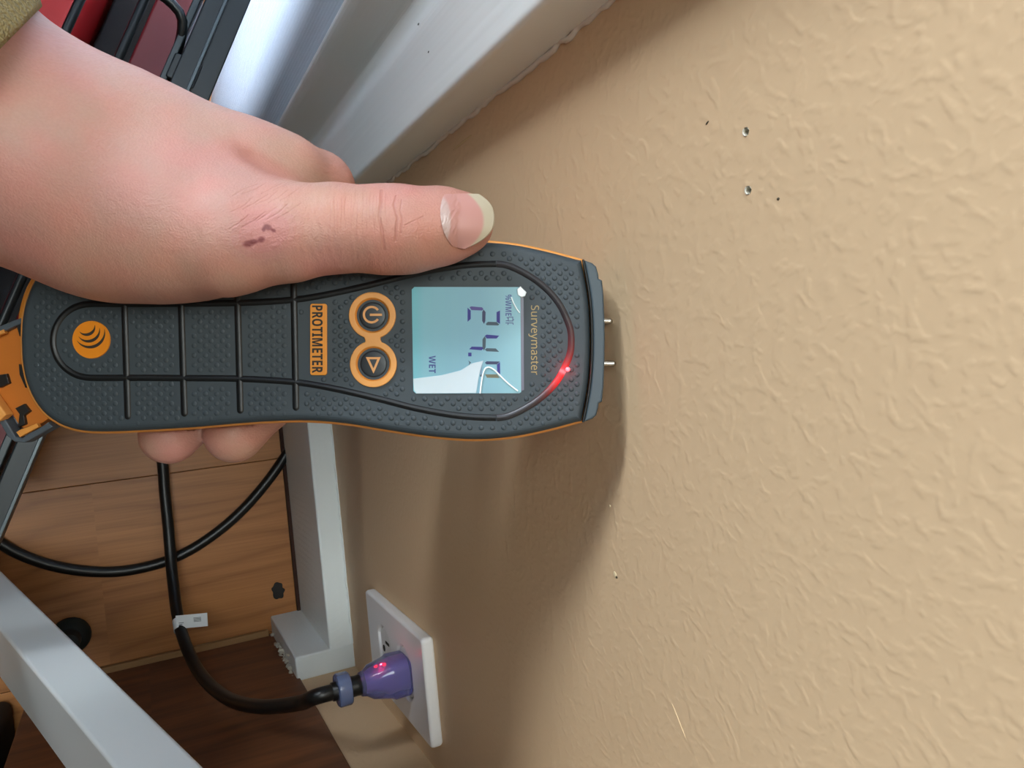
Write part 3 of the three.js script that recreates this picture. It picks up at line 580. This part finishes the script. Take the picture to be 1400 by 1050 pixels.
  for (const a of [[[0, 513], [12, 511], [16, 524], [4, 530], [0, 528]], [[24, 558], [36, 552], [44, 562], [36, 568], [38, 580], [28, 584], [30, 566]], [[26, 446], [36, 443], [38, 456], [30, 460]], [[29, 498], [40, 506], [38, 530], [30, 512]]]) mesh('clip_catch', EX(clipShape(a), -0.0125, -0.0105, 0.0002), std('#15120f', 0.5), m);
  mesh('clip_inlay', EX(clipShape([[29, 590], [34, 587], [57, 578], [60, 583], [34, 597]]), -0.011, -0.009, 0.0003), std('#d08a3c', 0.5), m);
  mesh('clip_inlay', EX(clipShape([[0, 456], [12, 451], [14, 456], [2, 461]]), -0.011, -0.009, 0.0003), std('#d08a3c', 0.5), m);
}
/* ------------------------------------------------------------------ the hand that holds the meter */
// naive surface nets of a signed distance field (negative inside)
function surfaceNets(f, lo, hi, h) {
  const nx = Math.ceil((hi[0] - lo[0]) / h) + 1, ny = Math.ceil((hi[1] - lo[1]) / h) + 1, nz = Math.ceil((hi[2] - lo[2]) / h) + 1;
  const v = new Float32Array(nx * ny * nz), at = (i, j, k) => (k * ny + j) * nx + i;
  for (let k = 0; k < nz; k++) for (let j = 0; j < ny; j++) for (let i = 0; i < nx; i++) v[at(i, j, k)] = f(lo[0] + i * h, lo[1] + j * h, lo[2] + k * h);
  const id = new Int32Array(nx * ny * nz).fill(-1), pos = [], idx = [];
  const E = []; for (let a = 0; a < 8; a++) for (let b = 0; b < 3; b++) if (!(a >> b & 1)) E.push([a, a | 1 << b]);
  for (let k = 0; k + 1 < nz; k++) for (let j = 0; j + 1 < ny; j++) for (let i = 0; i + 1 < nx; i++) {
    let mask = 0; const q = [];
    for (let c = 0; c < 8; c++) { const s = v[at(i + (c & 1), j + (c >> 1 & 1), k + (c >> 2))]; q.push(s); if (s < 0) mask |= 1 << c; }
    if (mask === 0 || mask === 255) continue;
    let x = 0, y = 0, z = 0, n = 0;
    for (const [a, b] of E) if ((mask >> a & 1) !== (mask >> b & 1)) { const t = q[a] / (q[a] - q[b]); x += lerp(a & 1, b & 1, t); y += lerp(a >> 1 & 1, b >> 1 & 1, t); z += lerp(a >> 2, b >> 2, t); n++; }
    id[at(i, j, k)] = pos.length / 3; pos.push(lo[0] + (i + x / n) * h, lo[1] + (j + y / n) * h, lo[2] + (k + z / n) * h);
  }
  const quad = (a, b, c, d, flip) => { if (a < 0 || b < 0 || c < 0 || d < 0) return; if (flip) idx.push(a, c, b, a, d, c); else idx.push(a, b, c, a, c, d); };
  for (let k = 1; k + 1 < nz; k++) for (let j = 1; j + 1 < ny; j++) for (let i = 1; i + 1 < nx; i++) {
    const s = v[at(i, j, k)] < 0;
    if (s !== v[at(i + 1, j, k)] < 0) quad(id[at(i, j - 1, k - 1)], id[at(i, j, k - 1)], id[at(i, j, k)], id[at(i, j - 1, k)], !s);
    if (s !== v[at(i, j + 1, k)] < 0) quad(id[at(i - 1, j, k - 1)], id[at(i - 1, j, k)], id[at(i, j, k)], id[at(i, j, k - 1)], !s);
    if (s !== v[at(i, j, k + 1)] < 0) quad(id[at(i - 1, j - 1, k)], id[at(i, j - 1, k)], id[at(i, j, k)], id[at(i - 1, j, k)], !s);
  }
  const nor = new Float32Array(pos.length), e = h * 0.4;
  for (let i = 0; i < pos.length; i += 3) {
    const [x, y, z] = [pos[i], pos[i + 1], pos[i + 2]], a = f(x + e, y - e, z - e), b = f(x - e, y - e, z + e), c = f(x - e, y + e, z - e), d = f(x + e, y + e, z + e);
    const g = [a - b - c + d, -a - b + c + d, -a + b - c + d], l = Math.hypot(...g) || 1; for (let k = 0; k < 3; k++) nor[i + k] = g[k] / l;
  }
  const g = new THREE.BufferGeometry(); g.setAttribute('position', new THREE.Float32BufferAttribute(pos, 3)); g.setAttribute('normal', new THREE.BufferAttribute(nor, 3)); g.setIndex(idx);
  return g;
}
{
  const person = thing('person', 'bare left hand in khaki cuff gripping the moisture meter, long thumbnail on top', 'person', atDepth(430, 466, D));
  person.quaternion.copy(meterQ);
  // joints: picture place, height above the meter's face in mm, radius in pixels at that place
  const J = (px, py, mm, r) => { const dd = D - mm / 1000; return [(px - 700) * dd / F - (430 - 700) * K, -((py - 525) * dd / F - (466 - 525) * K), mm / 1000, r * dd / F]; };
  const chain = (...a) => a.map((j) => J(...j));
  const cone = (x, y, z, a, b) => {
    const dx = b[0] - a[0], dy = b[1] - a[1], dz = b[2] - a[2], px = x - a[0], py = y - a[1], pz = z - a[2];
    const t = clamp((px * dx + py * dy + pz * dz) / (dx * dx + dy * dy + dz * dz), 0, 1);
    return Math.hypot(px - t * dx, py - t * dy, pz - t * dz) - (a[3] + (b[3] - a[3]) * t);
  };
  const smin = (a, b, k) => { const h = Math.max(k - Math.abs(a - b), 0) / k; return Math.min(a, b) - h * h * k * 0.25; };
  const along = (x, y, z, c, k = 0.006) => { let d = 1e9; for (let i = 0; i + 1 < c.length; i++) d = i ? smin(d, cone(x, y, z, c[i], c[i + 1]), k) : cone(x, y, z, c[i], c[i + 1]); return d; };
  const arm = chain([-420, -170, 84, 150], [-120, 66, 54, 146], [60, 215, 26, 140], [120, 240, 14, 138]);
  const palm = chain([60, 215, 22, 138], [190, 262, 4, 138], [280, 276, -2, 122], [345, 264, -6, 92]);
  const thumb = chain([150, 290, 16, 108], [225, 302, 17, 104], [310, 318, 18, 84], [392, 318, 17, 65], [460, 312, 15, 58], [525, 314, 14.5, 57.5], [560, 314, 13.5, 56], [605, 309, 12, 50], [634, 306, 10.5, 41]);
  const index = chain([330, 232, 0, 58], [392, 240, -6, 50], [434, 256, -20, 46], [470, 330, -44, 42], [488, 430, -50, 38], [470, 500, -47, 33]);
  const middle = chain([280, 250, -22, 52], [372, 280, -42, 48], [430, 380, -56, 42], [420, 470, -54, 38], [400, 520, -48, 34]);
  const ring = chain([220, 260, -30, 52], [340, 300, -52, 46], [410, 420, -60, 44], [368, 535, -50, 43], [320, 592, -38, 40.5]);
  const little = chain([160, 270, -30, 50], [250, 330, -50, 46], [330, 430, -58, 43], [284, 540, -47, 42], [232, 594, -36, 40]);
  // the part of the meter that the flesh rests on
  const out = sunk(inset(outline, -0.4), -0.008).map(([x, y]) => [MX(x), MY(y)]), n = out.length;
  const meter = (x, y, z) => {
    const dz = Math.max(z - 0.0007, -0.0331 - z); if (dz > 0.012) return dz;
    let b = 1e9, q = false;
    for (let i = 0, j = n - 1; i < n; j = i++) {
      const ax = out[j][0], ay = out[j][1], bx = out[i][0], by = out[i][1], ex = bx - ax, ey = by - ay, wx = x - ax, wy = y - ay, t = clamp((wx * ex + wy * ey) / (ex * ex + ey * ey || 1), 0, 1);
      b = Math.min(b, (wx - t * ex) ** 2 + (wy - t * ey) ** 2);
      if ((ay > y) !== (by > y) && x < ex * (y - ay) / (by - ay) + ax) q = !q;
    }
    const d2 = (q ? -1 : 1) * Math.sqrt(b);
    return dz > 0 && d2 > 0 ? Math.hypot(dz, d2) : Math.max(dz, d2);
  };
  // hollows and ridges: centre, reach (px), depth in mm (positive is a hollow)
  const relief = [[64, 120, 62, 44, 5.0], [150, 165, 48, 36, 1.2], [346, 214, 20, 15, 1.0], [360, 221, 19, 14, 0.9], [374, 228, 18, 13, 0.7], [388, 234, 16, 12, 0.5], [30, 250, 50, 60, -2.0], [215, 235, 40, 60, -1.0], [470, 255, 22, 20, 0.5], [575, 262, 18, 16, 0.5]].map(([px, py, mm, r, amp]) => [...J(px, py, mm, r), amp / 1000]);
  const sdf = (x, y, z) => {
    let d = smin(along(x, y, z, arm, 0.01), along(x, y, z, palm, 0.01), 0.014);
    d = smin(d, along(x, y, z, thumb, 0.004), 0.010);
    d = smin(d, along(x, y, z, index, 0.005), 0.0045);
    const m1 = along(x, y, z, middle), r1 = along(x, y, z, ring), l1 = along(x, y, z, little);
    d = smin(d, smin(m1, smin(r1, l1, 0.0015), 0.0015), 0.004);
    if (d > 0.006) return d;
    for (const [cx, cy, cz, r, amp] of relief) d += amp * Math.exp(-((x - cx) ** 2 + (y - cy) ** 2 + (z - cz) ** 2) / (r * r));
    return d > -0.006 ? Math.max(d, -meter(x, y, z)) : d;
  };
  const g = surfaceNets(sdf, [-0.185, -0.052, -0.076], [0.066, 0.165, 0.112], 0.0016);
  // skin: mapped flat on to the back of thumb and hand, 0.30 x 0.20 m
  const U0 = -0.22, V0 = -0.05, UW = 0.30, VH = 0.225;
  { const p = g.attributes.position, uv = new Float32Array(p.count * 2); for (let i = 0; i < p.count; i++) { uv[2 * i] = (p.getX(i) - U0) / UW; uv[2 * i + 1] = (p.getY(i) - V0) / VH; } g.setAttribute('uv', new THREE.BufferAttribute(uv, 2)); }
  const TW = 2048, TH = 1536, mk = () => { const c = document.createElement('canvas'); c.width = TW; c.height = TH; return c; };
  const colC = mk(), bumpC = mk(), cc = colC.getContext('2d'), cb = bumpC.getContext('2d');
  const ci = cc.createImageData(TW, TH), bi = cb.createImageData(TW, TH);
  const T = (px, py, mm = 24) => { const [x, y] = J(px, py, mm, 1); return [(x - U0) / UW * TW, (1 - (y - V0) / VH) * TH]; };
  const ipA = T(505, 314), ipB = T(575, 314), kn = T(385, 285), nailT = T(640, 305);
  for (let y = 0; y < TH; y++) for (let x = 0; x < TW; x++) {
    const o = (y * TW + x) * 4, a = noise2(x / 260, y / 260), b = noise2(x / 90 + 40, y / 90), c = noise2(x / 26, y / 26 + 9), e = noise2(x / 7, y / 7), f = noise2(x / 3.2, y / 3.2);
    const th = sstep(kn[0], ipA[0], x) * 0.7 + 0.3 * sstep(ipA[0], nailT[0], x);        // redder towards the thumb's end
    const red = 0.5 + 0.28 * a + 0.22 * b + 0.12 * c;
    ci.data[o] = 218 + 5 * b + 3 * e - 3 * th; ci.data[o + 1] = 178 - 13 * red - 14 * th + 3 * e + 2 * f; ci.data[o + 2] = 165 - 9 * red - 17 * th + 5 * a + 3 * e; ci.data[o + 3] = 255;
    const wr = Math.exp(-(((x - kn[0] + 10) / 85) ** 2 + ((y - kn[1]) / 120) ** 2));
    const dir = (x * 0.62 + y * 0.42) / 5.2 + 2.2 * noise2(x / 60, y / 45), w2 = Math.exp(-(((x - (kn[0] + ipA[0]) / 2 - 40) / 120) ** 2 + ((y - ipA[1] + 20) / 130) ** 2));
    const dir2 = x / 3.0 + 2.4 * noise2(x / 50, y / 70 + 3);
    const hgt = 0.55 + 0.03 * e + 0.03 * f + 0.03 * c + wr * 0.09 * Math.sin(dir) * (0.6 + 0.4 * c) + w2 * 0.06 * Math.sin(dir2) * (0.6 + 0.4 * c);
    bi.data[o] = bi.data[o + 1] = bi.data[o + 2] = clamp(hgt * 255, 0, 255); bi.data[o + 3] = 255;
  }
  cc.putImageData(ci, 0, 0); cb.putImageData(bi, 0, 0);
  const crease = (pts, w, depth, col) => { for (const [ctx, st, ww] of [[cb, `rgba(0,0,0,${depth})`, w * 2.2], [cb, `rgba(0,0,0,${depth})`, w], [cc, col, w * 1.8]]) { ctx.strokeStyle = st; ctx.lineWidth = ww; ctx.lineCap = ctx.lineJoin = 'round'; ctx.beginPath(); pts.forEach(([px, py], i) => { const q = T(px, py); i ? ctx.lineTo(...q) : ctx.moveTo(...q); }); ctx.stroke(); } };
  const rc = 'rgba(150,70,58,0.13)';
  crease([[522, 262], [524, 280], [522, 300], [526, 320], [527, 342]], 3.2, 0.193, rc);
  crease([[543, 270], [541, 284], [546, 302], [544, 318], [543, 332]], 2.4, 0.165, rc);
  crease([[551, 276], [550, 292], [552, 304], [550, 322]], 1.8, 0.11, rc);
  crease([[556, 312], [570, 304], [580, 298]], 1.5, 0.077, rc);
  for (let i = 0; i < 15; i++) { const x = 455 + i * 5.2 + 2 * rnd(), y0 = 259 + 22 * rnd(); crease([[x, y0], [x + 3 * rnd(), y0 + 20], [x + 5 * rnd() - 2, y0 + 38 + 18 * rnd()]], 1.1, 0.05, 'rgba(150,80,65,0.08)'); }
  for (let i = 0; i < 15; i++) { const x = 346 + (i % 5) * 14 + 5 * rnd(), y = 312 - Math.floor(i / 5) * 22 - (i % 5) * 5 + 6 * rnd(); crease([[x - 9 - 6 * rnd(), y + 8 + 3 * rnd()], [x, y], [x + 8 + 6 * rnd(), y - 11 - 3 * rnd()]], 1.4, 0.08, 'rgba(150,80,65,0.10)'); }
  const blot = (px, py, rx, ry, turn, col) => { cc.save(); cc.translate(...T(px, py)); cc.rotate(turn); for (let i = 4; i >= 1; i--) { cc.fillStyle = col(0.16 * (5 - i)); cc.beginPath(); cc.ellipse(0, 0, rx * (0.6 + 0.25 * i), ry * (0.6 + 0.25 * i), 0, 0, 7); cc.fill(); } cc.restore(); };
  const scab = (a) => `rgba(122,56,62,${a * 0.62})`, pinkish = (a) => `rgba(214,140,146,${a * 0.35})`;
  blot(375, 326, 60, 42, -0.5, pinkish);
  blot(354, 341, 8, 5, -0.35, scab); blot(361, 338, 7, 4, -0.2, scab); blot(370, 335, 6, 4.5, -0.5, scab); blot(379, 319, 7, 5, 0.4, scab); blot(386, 323, 4, 3, 0.3, scab); blot(374, 322, 3, 4, 0.3, scab);
  blot(350, 216, 60, 20, 0.5, (a) => `rgba(190,120,104,${a * 0.3})`);
  const mapT = new THREE.CanvasTexture(colC); mapT.colorSpace = THREE.SRGBColorSpace;
  const skin = phys('#d6c9c0', 0.52, { map: mapT, bumpMap: new THREE.CanvasTexture(bumpC), bumpScale: 0.0011, sheen: 0.25, sheenColor: new THREE.Color('#ffb8a0'), sheenRoughness: 0.5 });
  mesh('arm_and_hand', g, skin, person);

  // thumbnail: a curved plate, pale half-moon at the root and a long free edge
  {
    const N = 40, M = 28, pos = [], col = [], idx = [];
    const pink = new THREE.Color('#e3a79d'), moon = new THREE.Color('#e6c8c0'), edge = new THREE.Color('#d9d0b4');
    for (let j = 0; j <= M; j++) for (let i = 0; i <= N; i++) {
      const u = i / N, v = j / M * 2 - 1;                                  // u from root to tip, v across
      const skew = 6 * v;                                                  // the root slants a little
      const root = 603 + 11 * Math.pow(Math.abs(v), 2.4) * 0.9 + skew * 0.9, tip = 676 - 30 * Math.pow(Math.abs(v + 0.12), 2.6);
      const px = lerp(root, Math.max(tip, root + 4), u), hw = lerp(35.5, 37.5, Math.sin(Math.min(1, u * 1.2) * 1.57)), py = 302.5 + v * hw - 1.5 * (1 - u) + 4 * u * 0;
      const sheet = lerp(24.9, 19.6, Math.pow(clamp((px - 603) / 72, 0, 1), 1.25)) - 3.6 * Math.pow(Math.abs(v), 2.2) * (1 - 0.25 * u);
      let flesh = 0; for (let mm = 32; mm > 8; mm -= 0.25) { const t = J(px, py, mm, 1); if (sdf(t[0], t[1], t[2]) < 0) { flesh = mm; break; } }
      const bulge = Math.max(sheet, px < 664 ? flesh + 0.6 : 0);
      const p = J(px, py, bulge, 1); pos.push(p[0], p[1], p[2]);
      const dm = Math.hypot((px - 604) / 13, (py - 302) / 34), fe = sstep(-2, 2, px - (661 - 22 * Math.pow(Math.abs(v), 2.2)));
      const k = pink.clone().lerp(moon, 1 - sstep(0.82, 1.05, dm)).lerp(edge, fe * 0.95); col.push(k.r, k.g, k.b);
    }
    for (let j = 0; j < M; j++) for (let i = 0; i < N; i++) { const a = j * (N + 1) + i, b = a + N + 1; idx.push(a, b, a + 1, a + 1, b, b + 1); }
    // give it thickness: a second sheet below and a rim
    const cnt = pos.length / 3; for (let i = 0; i < cnt; i++) { pos.push(pos[3 * i], pos[3 * i + 1], pos[3 * i + 2] - 0.0006); col.push(col[3 * i], col[3 * i + 1], col[3 * i + 2]); }
    const top = idx.slice(); for (let i = 0; i < top.length; i += 3) idx.push(top[i] + cnt, top[i + 2] + cnt, top[i + 1] + cnt);
    for (let j = 0; j < M; j++) { const a = j * (N + 1) + N, b = a + N + 1; idx.push(a, b, a + cnt, b, b + cnt, a + cnt); }
    const ng = new THREE.BufferGeometry(); ng.setAttribute('position', new THREE.Float32BufferAttribute(pos, 3)); ng.setAttribute('color', new THREE.Float32BufferAttribute(col, 3)); ng.setIndex(idx); ng.computeVertexNormals();
    mesh('thumbnail', ng, phys('#cbc6c3', 0.3, { vertexColors: true, clearcoat: 0.3, clearcoatRoughness: 0.3, side: THREE.DoubleSide }), person, 'long thumbnail with a pale half-moon and free edge');
  }
  // ribbed sleeve cuff; its unseen length is added to shade the wall
  {
    const a = new THREE.Vector3(...arm[1].slice(0, 3)), b = new THREE.Vector3(...arm[0].slice(0, 3)), ax = b.clone().sub(a).normalize();
    const e1 = new THREE.Vector3(0, 0, 1).addScaledVector(ax, -ax.z).normalize(), e2 = new THREE.Vector3().crossVectors(ax, e1);
    const base = new THREE.Vector3(...J(-58, 118, 52, 1).slice(0, 3)), pos = [], uv = [], idx = [], N = 72, rows = [];
    const r0 = arm[1][3];
    rows.push([0.003, r0 - 0.003], [-0.0005, r0 + 0.0008], [-0.001, r0 + 0.0025], [0.0005, r0 + 0.004]); for (let i = 1; i <= 44; i++) rows.push([0.0005 + i * 0.008, r0 + 0.0042 + 0.0014 * Math.sin(i * 1.3) + 0.018 * sstep(0, 30, i)]);
    rows.forEach(([s, r], j) => { for (let i = 0; i <= N; i++) { const t = i / N * Math.PI * 2, rr = r + 0.0007 * noise2(i * 0.16, j * 0.35) * (j > 1 ? 1 : 0); const p = base.clone().addScaledVector(ax, s).addScaledVector(e1, Math.cos(t) * rr).addScaledVector(e2, Math.sin(t) * rr); pos.push(p.x, p.y, p.z); uv.push(i / N * 8, s * 30); } });
    for (let j = 0; j + 1 < rows.length; j++) for (let i = 0; i < N; i++) { const q = j * (N + 1) + i; idx.push(q, q + N + 1, q + 1, q + 1, q + N + 1, q + N + 2); }
    const sg = new THREE.BufferGeometry(); sg.setAttribute('position', new THREE.Float32BufferAttribute(pos, 3)); sg.setAttribute('uv', new THREE.Float32BufferAttribute(uv, 2)); sg.setIndex(idx); sg.computeVertexNormals();
    const knit = dataTexture(256, 256, (u, v) => 0.5 + 0.3 * Math.sin(u * 6.2832 * 12) * (0.7 + 0.3 * Math.sin(v * 6.2832 * 16)) + 0.15 * noise2(u * 40, v * 40));
    mesh('sleeve', sg, std('#84744c', 0.95, { bumpMap: knit, bumpScale: 0.0012, side: THREE.DoubleSide }), person, 'khaki ribbed sleeve cuff');
  }
}

/* ------------------------------------------------------------------ black wire rack with red boxes, left of the hand */
{
  const TOP = 0.36, rackO = new THREE.Vector3(-0.10, 0, 0.17);
  const rack = thing('wire_rack', 'black metal wire rack with an angled rail standing beside the curtain', 'rack', rackO);
  const blackM = std('#1b2124', 0.42, { metalness: 0.3 }), wireM = std('#14191a', 0.35, { metalness: 0.4 });
  const a = new THREE.Vector3(-0.2215, TOP, 0.0859), b = new THREE.Vector3(0.0709, TOP, 0.2261), dir = b.clone().sub(a).normalize(), side = new THREE.Vector3(-dir.z, 0, dir.x);  // side points into the rack (+z)
  const at = (t, s, y = 0) => a.clone().addScaledVector(dir, t).addScaledVector(side, s).add(new THREE.Vector3(0, y, 0)).sub(rackO);
  const bar = (t0, t1, s0, s1, y0, y1, r = 0.0012) => { const g = new RoundedBoxGeometry(t1 - t0, y1 - y0, s1 - s0, 2, Math.min(r, (y1 - y0) / 2.2, (s1 - s0) / 2.2)); g.rotateY(-Math.atan2(dir.z, dir.x)); const c = at((t0 + t1) / 2, (s0 + s1) / 2, (y0 + y1) / 2); g.translate(c.x, c.y, c.z); return g; };
  const rail = mesh('rail', bar(-0.012, 0.345, 0.0, 0.0105, -0.026, 0), blackM, rack, 'black steel rail with a raised lip');
  mesh('flange', bar(-0.012, 0.165, -0.0115, 0.0005, -0.005, -0.0025, 0.0008), blackM, rail);
  mesh('lip', bar(-0.012, 0.345, -0.0006, 0.0014, -0.001, 0.0012, 0.0005), std('#4a5357', 0.35, { metalness: 0.5 }), rail);  // lighter tone paints the highlight along the rail edge
  mesh('inner_strip', bar(-0.012, 0.345, 0.0125, 0.0165, -0.02, -0.003, 0.0008), std('#2b3336', 0.4, { metalness: 0.3 }), rail);
  mesh('rail', bar(-0.012, 0.345, 0.285, 0.30, -0.026, 0), blackM, rack);
  mesh('rail', bar(0.33, 0.345, 0.0, 0.30, -0.026, -0.001), blackM, rack);
  for (const [t, s] of [[0.05, 0.006], [0.19, 0.008], [0.05, 0.29], [0.337, 0.29]]) mesh('leg', bar(t - 0.008, t + 0.008, s - 0.008, s + 0.008, -TOP, -0.002), blackM, rack);
  for (const s of [0.0385, 0.066, 0.0935, 0.121, 0.1485, 0.176, 0.2035, 0.231, 0.2585]) mesh('wire', rod(at(-0.012, s, -0.004), at(0.33, s, -0.004), 0.0026), wireM, rack);
  // bent rim wire that crosses to the rail and turns down along it
  mesh('rim_wire', tube([at(0.016, 0.27, -0.004), at(0.016, 0.13, -0.003), at(0.016, 0.066, -0.002), at(0.0165, 0.04, 0.0005), at(0.018, 0.026, 0.0005), at(0.022, 0.018, -0.001), at(0.032, 0.0145, -0.006), at(0.044, 0.0138, -0.012)], 0.0028, 60, 10), wireM, rack, 'bent black rim wire');
  mesh('wire_shelf', bar(-0.01, 0.345, 0.02, 0.282, -TOP + 0.075, -TOP + 0.078), std('#0d0f10', 0.7), rack);

  const redM = std('#b31215', 0.5), darkRed = std('#64121a', 0.5);
  const red = thing('storage_box', 'bright red plastic box inside the black wire rack', 'box', at(0.1, 0.15, -0.2).add(rackO).setY(0.079));
  const R0 = red.position.clone();
  const local = (g) => { g.translate(rackO.x - R0.x, rackO.y - R0.y, rackO.z - R0.z); return g; };
  mesh('body', local(bar(-0.055, 0.31, 0.078, 0.27, -TOP + 0.079, -0.075, 0.006)), redM, red);
  mesh('lid', local(bar(-0.058, 0.315, 0.075, 0.274, -0.078, -0.055, 0.006)), redM, red);
  const inside = (name, label, cat, parts) => { const o = thing(name, label, cat, at(0.1, 0.03, -0.2).add(rackO).setY(0.079)), d = rackO.clone().sub(o.position); for (const [part, geo, m] of parts) { geo.translate(d.x, d.y, d.z); mesh(part, geo, m, o); } };
  inside('gap_filler', 'black filler for the dark gap between the red box and the maroon box in the rack', 'case', [['body', bar(-0.055, 0.31, 0.047, 0.0738, -TOP + 0.079, -0.14, 0.003), std('#0a0a0b', 0.7)], ['lid', bar(-0.055, 0.311, 0.0465, 0.0742, -0.142, -0.13, 0.002), std('#0d0d0f', 0.7)]]);  // black box put in to darken the gap between the boxes
  inside('file_box', 'narrow dark maroon box nearest the rail in the wire rack', 'box', [['body', bar(-0.055, 0.30, 0.0225, 0.0455, -TOP + 0.079, -0.105, 0.003), std('#4c0f16', 0.55)], ['lid', bar(-0.055, 0.302, 0.0215, 0.046, -0.107, -0.095, 0.002), darkRed]]);
}

/* ------------------------------------------------------------------ things at the lower left */
{
  // white board leaning with its foot on the floor and its top against the wall
  const mid = atDepth(140, 914, 0.42), up = new THREE.Vector3(0.0903, 0.9446, -0.3155).normalize();
  const foot0 = mid.clone().addScaledVector(up, -(mid.y - 0.014) / up.y);
  const bd = thing('leaning_board', 'narrow white painted board leaning against the wall in front of the wooden cabinet', 'board', foot0);
  const toCam = EYE.clone().sub(mid), q = toCam.addScaledVector(up, -toCam.dot(up)).normalize(), p = new THREE.Vector3().crossVectors(up, q).normalize();   // q towards the eye, p across the board
  if (p.dot(atDepth(85, 950, 0.42).sub(mid)) < 0) p.negate();
  const w1 = 0.0235, w2 = 0.028, dl = 0.008, back = w1 * w2 / dl;
  const cornerB = p.clone().multiplyScalar(w1).addScaledVector(q, dl), e1 = cornerB.clone().normalize(), lenA = cornerB.length();
  const toC = p.clone().multiplyScalar(w2).addScaledVector(q, -back), e2 = toC.clone().normalize(), lenC = toC.length();
  const L = 0.93, g = new RoundedBoxGeometry(lenA, L, lenC, 3, 0.002); g.translate(lenA / 2, L / 2, lenC / 2);
  const right = new THREE.Vector3().crossVectors(e1, up).dot(e2) > 0;
  g.applyMatrix4(new THREE.Matrix4().makeBasis(e1, up, e2));
  if (!right) { const ix = g.index; if (ix) for (let i = 0; i < ix.count; i += 3) { const t = ix.getX(i); ix.setX(i, ix.getX(i + 1)); ix.setX(i + 1, t); } else { const pp = g.attributes.position; for (let i = 0; i < pp.count; i += 3) { const t = new THREE.Vector3().fromBufferAttribute(pp, i), u = new THREE.Vector3().fromBufferAttribute(pp, i + 1); pp.setXYZ(i, u.x, u.y, u.z); pp.setXYZ(i + 1, t.x, t.y, t.z); } } g.computeVertexNormals(); }
  mesh('plank', g, std('#dde3e3', 0.4), bd);
  const foot = thing('rubber_foot', 'small dark rubber furniture foot on the floor behind the white board', 'foot', atY(97, 868, 0));
  const fp = [[0.0001, 0], [0.016, 0], [0.0175, 0.003], [0.016, 0.011], [0.011, 0.016], [0.010, 0.03], [0.0001, 0.031]].map((p) => new THREE.Vector2(...p));
  mesh('pad', new THREE.LatheGeometry(fp.slice(0, 5).concat([new THREE.Vector2(0.0001, 0.016)]), 24), std('#1d2623', 0.7), foot);
  const st = new THREE.CylinderGeometry(0.009, 0.010, 0.016, 18); st.translate(0, 0.023, 0); mesh('stem', st, std('#161c1b', 0.6), foot);
  const bin = thing('dark_block', 'plain black bin at the lower left corner behind the white board', 'bin', new THREE.Vector3(0.36, 0, 0.40));
  mesh('body', rbox(-0.085, 0.16, 0, 0.20, -0.115, 0.20, 0.008, 3), std('#0a0c0d', 0.7), bin);  // plain block fills the dark corner
  mesh('rim', rbox(-0.09, 0.165, 0.195, 0.212, -0.12, 0.205, 0.005, 3), std('#0d1011', 0.6), bin);
  // wooden cabinet on the right, its side towards the plug
  const cab = thing('wooden_cabinet', 'reddish brown wooden cabinet side standing past the cut baseboard', 'cabinet', new THREE.Vector3(0.5, 0, 0.17));
  const n = createNoise2D(() => rnd()), tex = dataTexture(512, 512, (u, v) => { const t = clamp(0.5 + 0.35 * n(u * 3, v * 22) + 0.18 * n(u * 9, v * 90), 0, 1); return [lerp(0.33, 0.50, t), lerp(0.19, 0.30, t), lerp(0.10, 0.17, t)]; }, true);
  tex.repeat.set(2, 2);
  const wood = std('#ffffff', 0.5, { map: tex });
  mesh('side_panel', worldUV(rbox(0.2715 - 0.5, 0.2895 - 0.5, 0.001, 0.62, 0.0495 - 0.17, 0.27 - 0.17, 0.001)), wood, cab);
  mesh('side_panel', worldUV(rbox(0.75 - 0.5, 0.768 - 0.5, 0.001, 0.62, 0.0495 - 0.17, 0.27 - 0.17, 0.001)), wood, cab);
  mesh('top', worldUV(rbox(0.2715 - 0.5, 0.768 - 0.5, 0.62, 0.64, 0.0495 - 0.17, 0.275 - 0.17, 0.002)), wood, cab);
  mesh('door', worldUV(rbox(0.2905 - 0.5, 0.749 - 0.5, 0.06, 0.615, 0.25 - 0.17, 0.268 - 0.17, 0.002)), wood, cab);
  mesh('base_strip', rbox(0.2655 - 0.5, 0.2725 - 0.5, 0.0005, 0.007, 0.056 - 0.17, 0.268 - 0.17, 0.001), std('#8f6a40', 0.6), cab);
}

renderer.render(scene, camera);
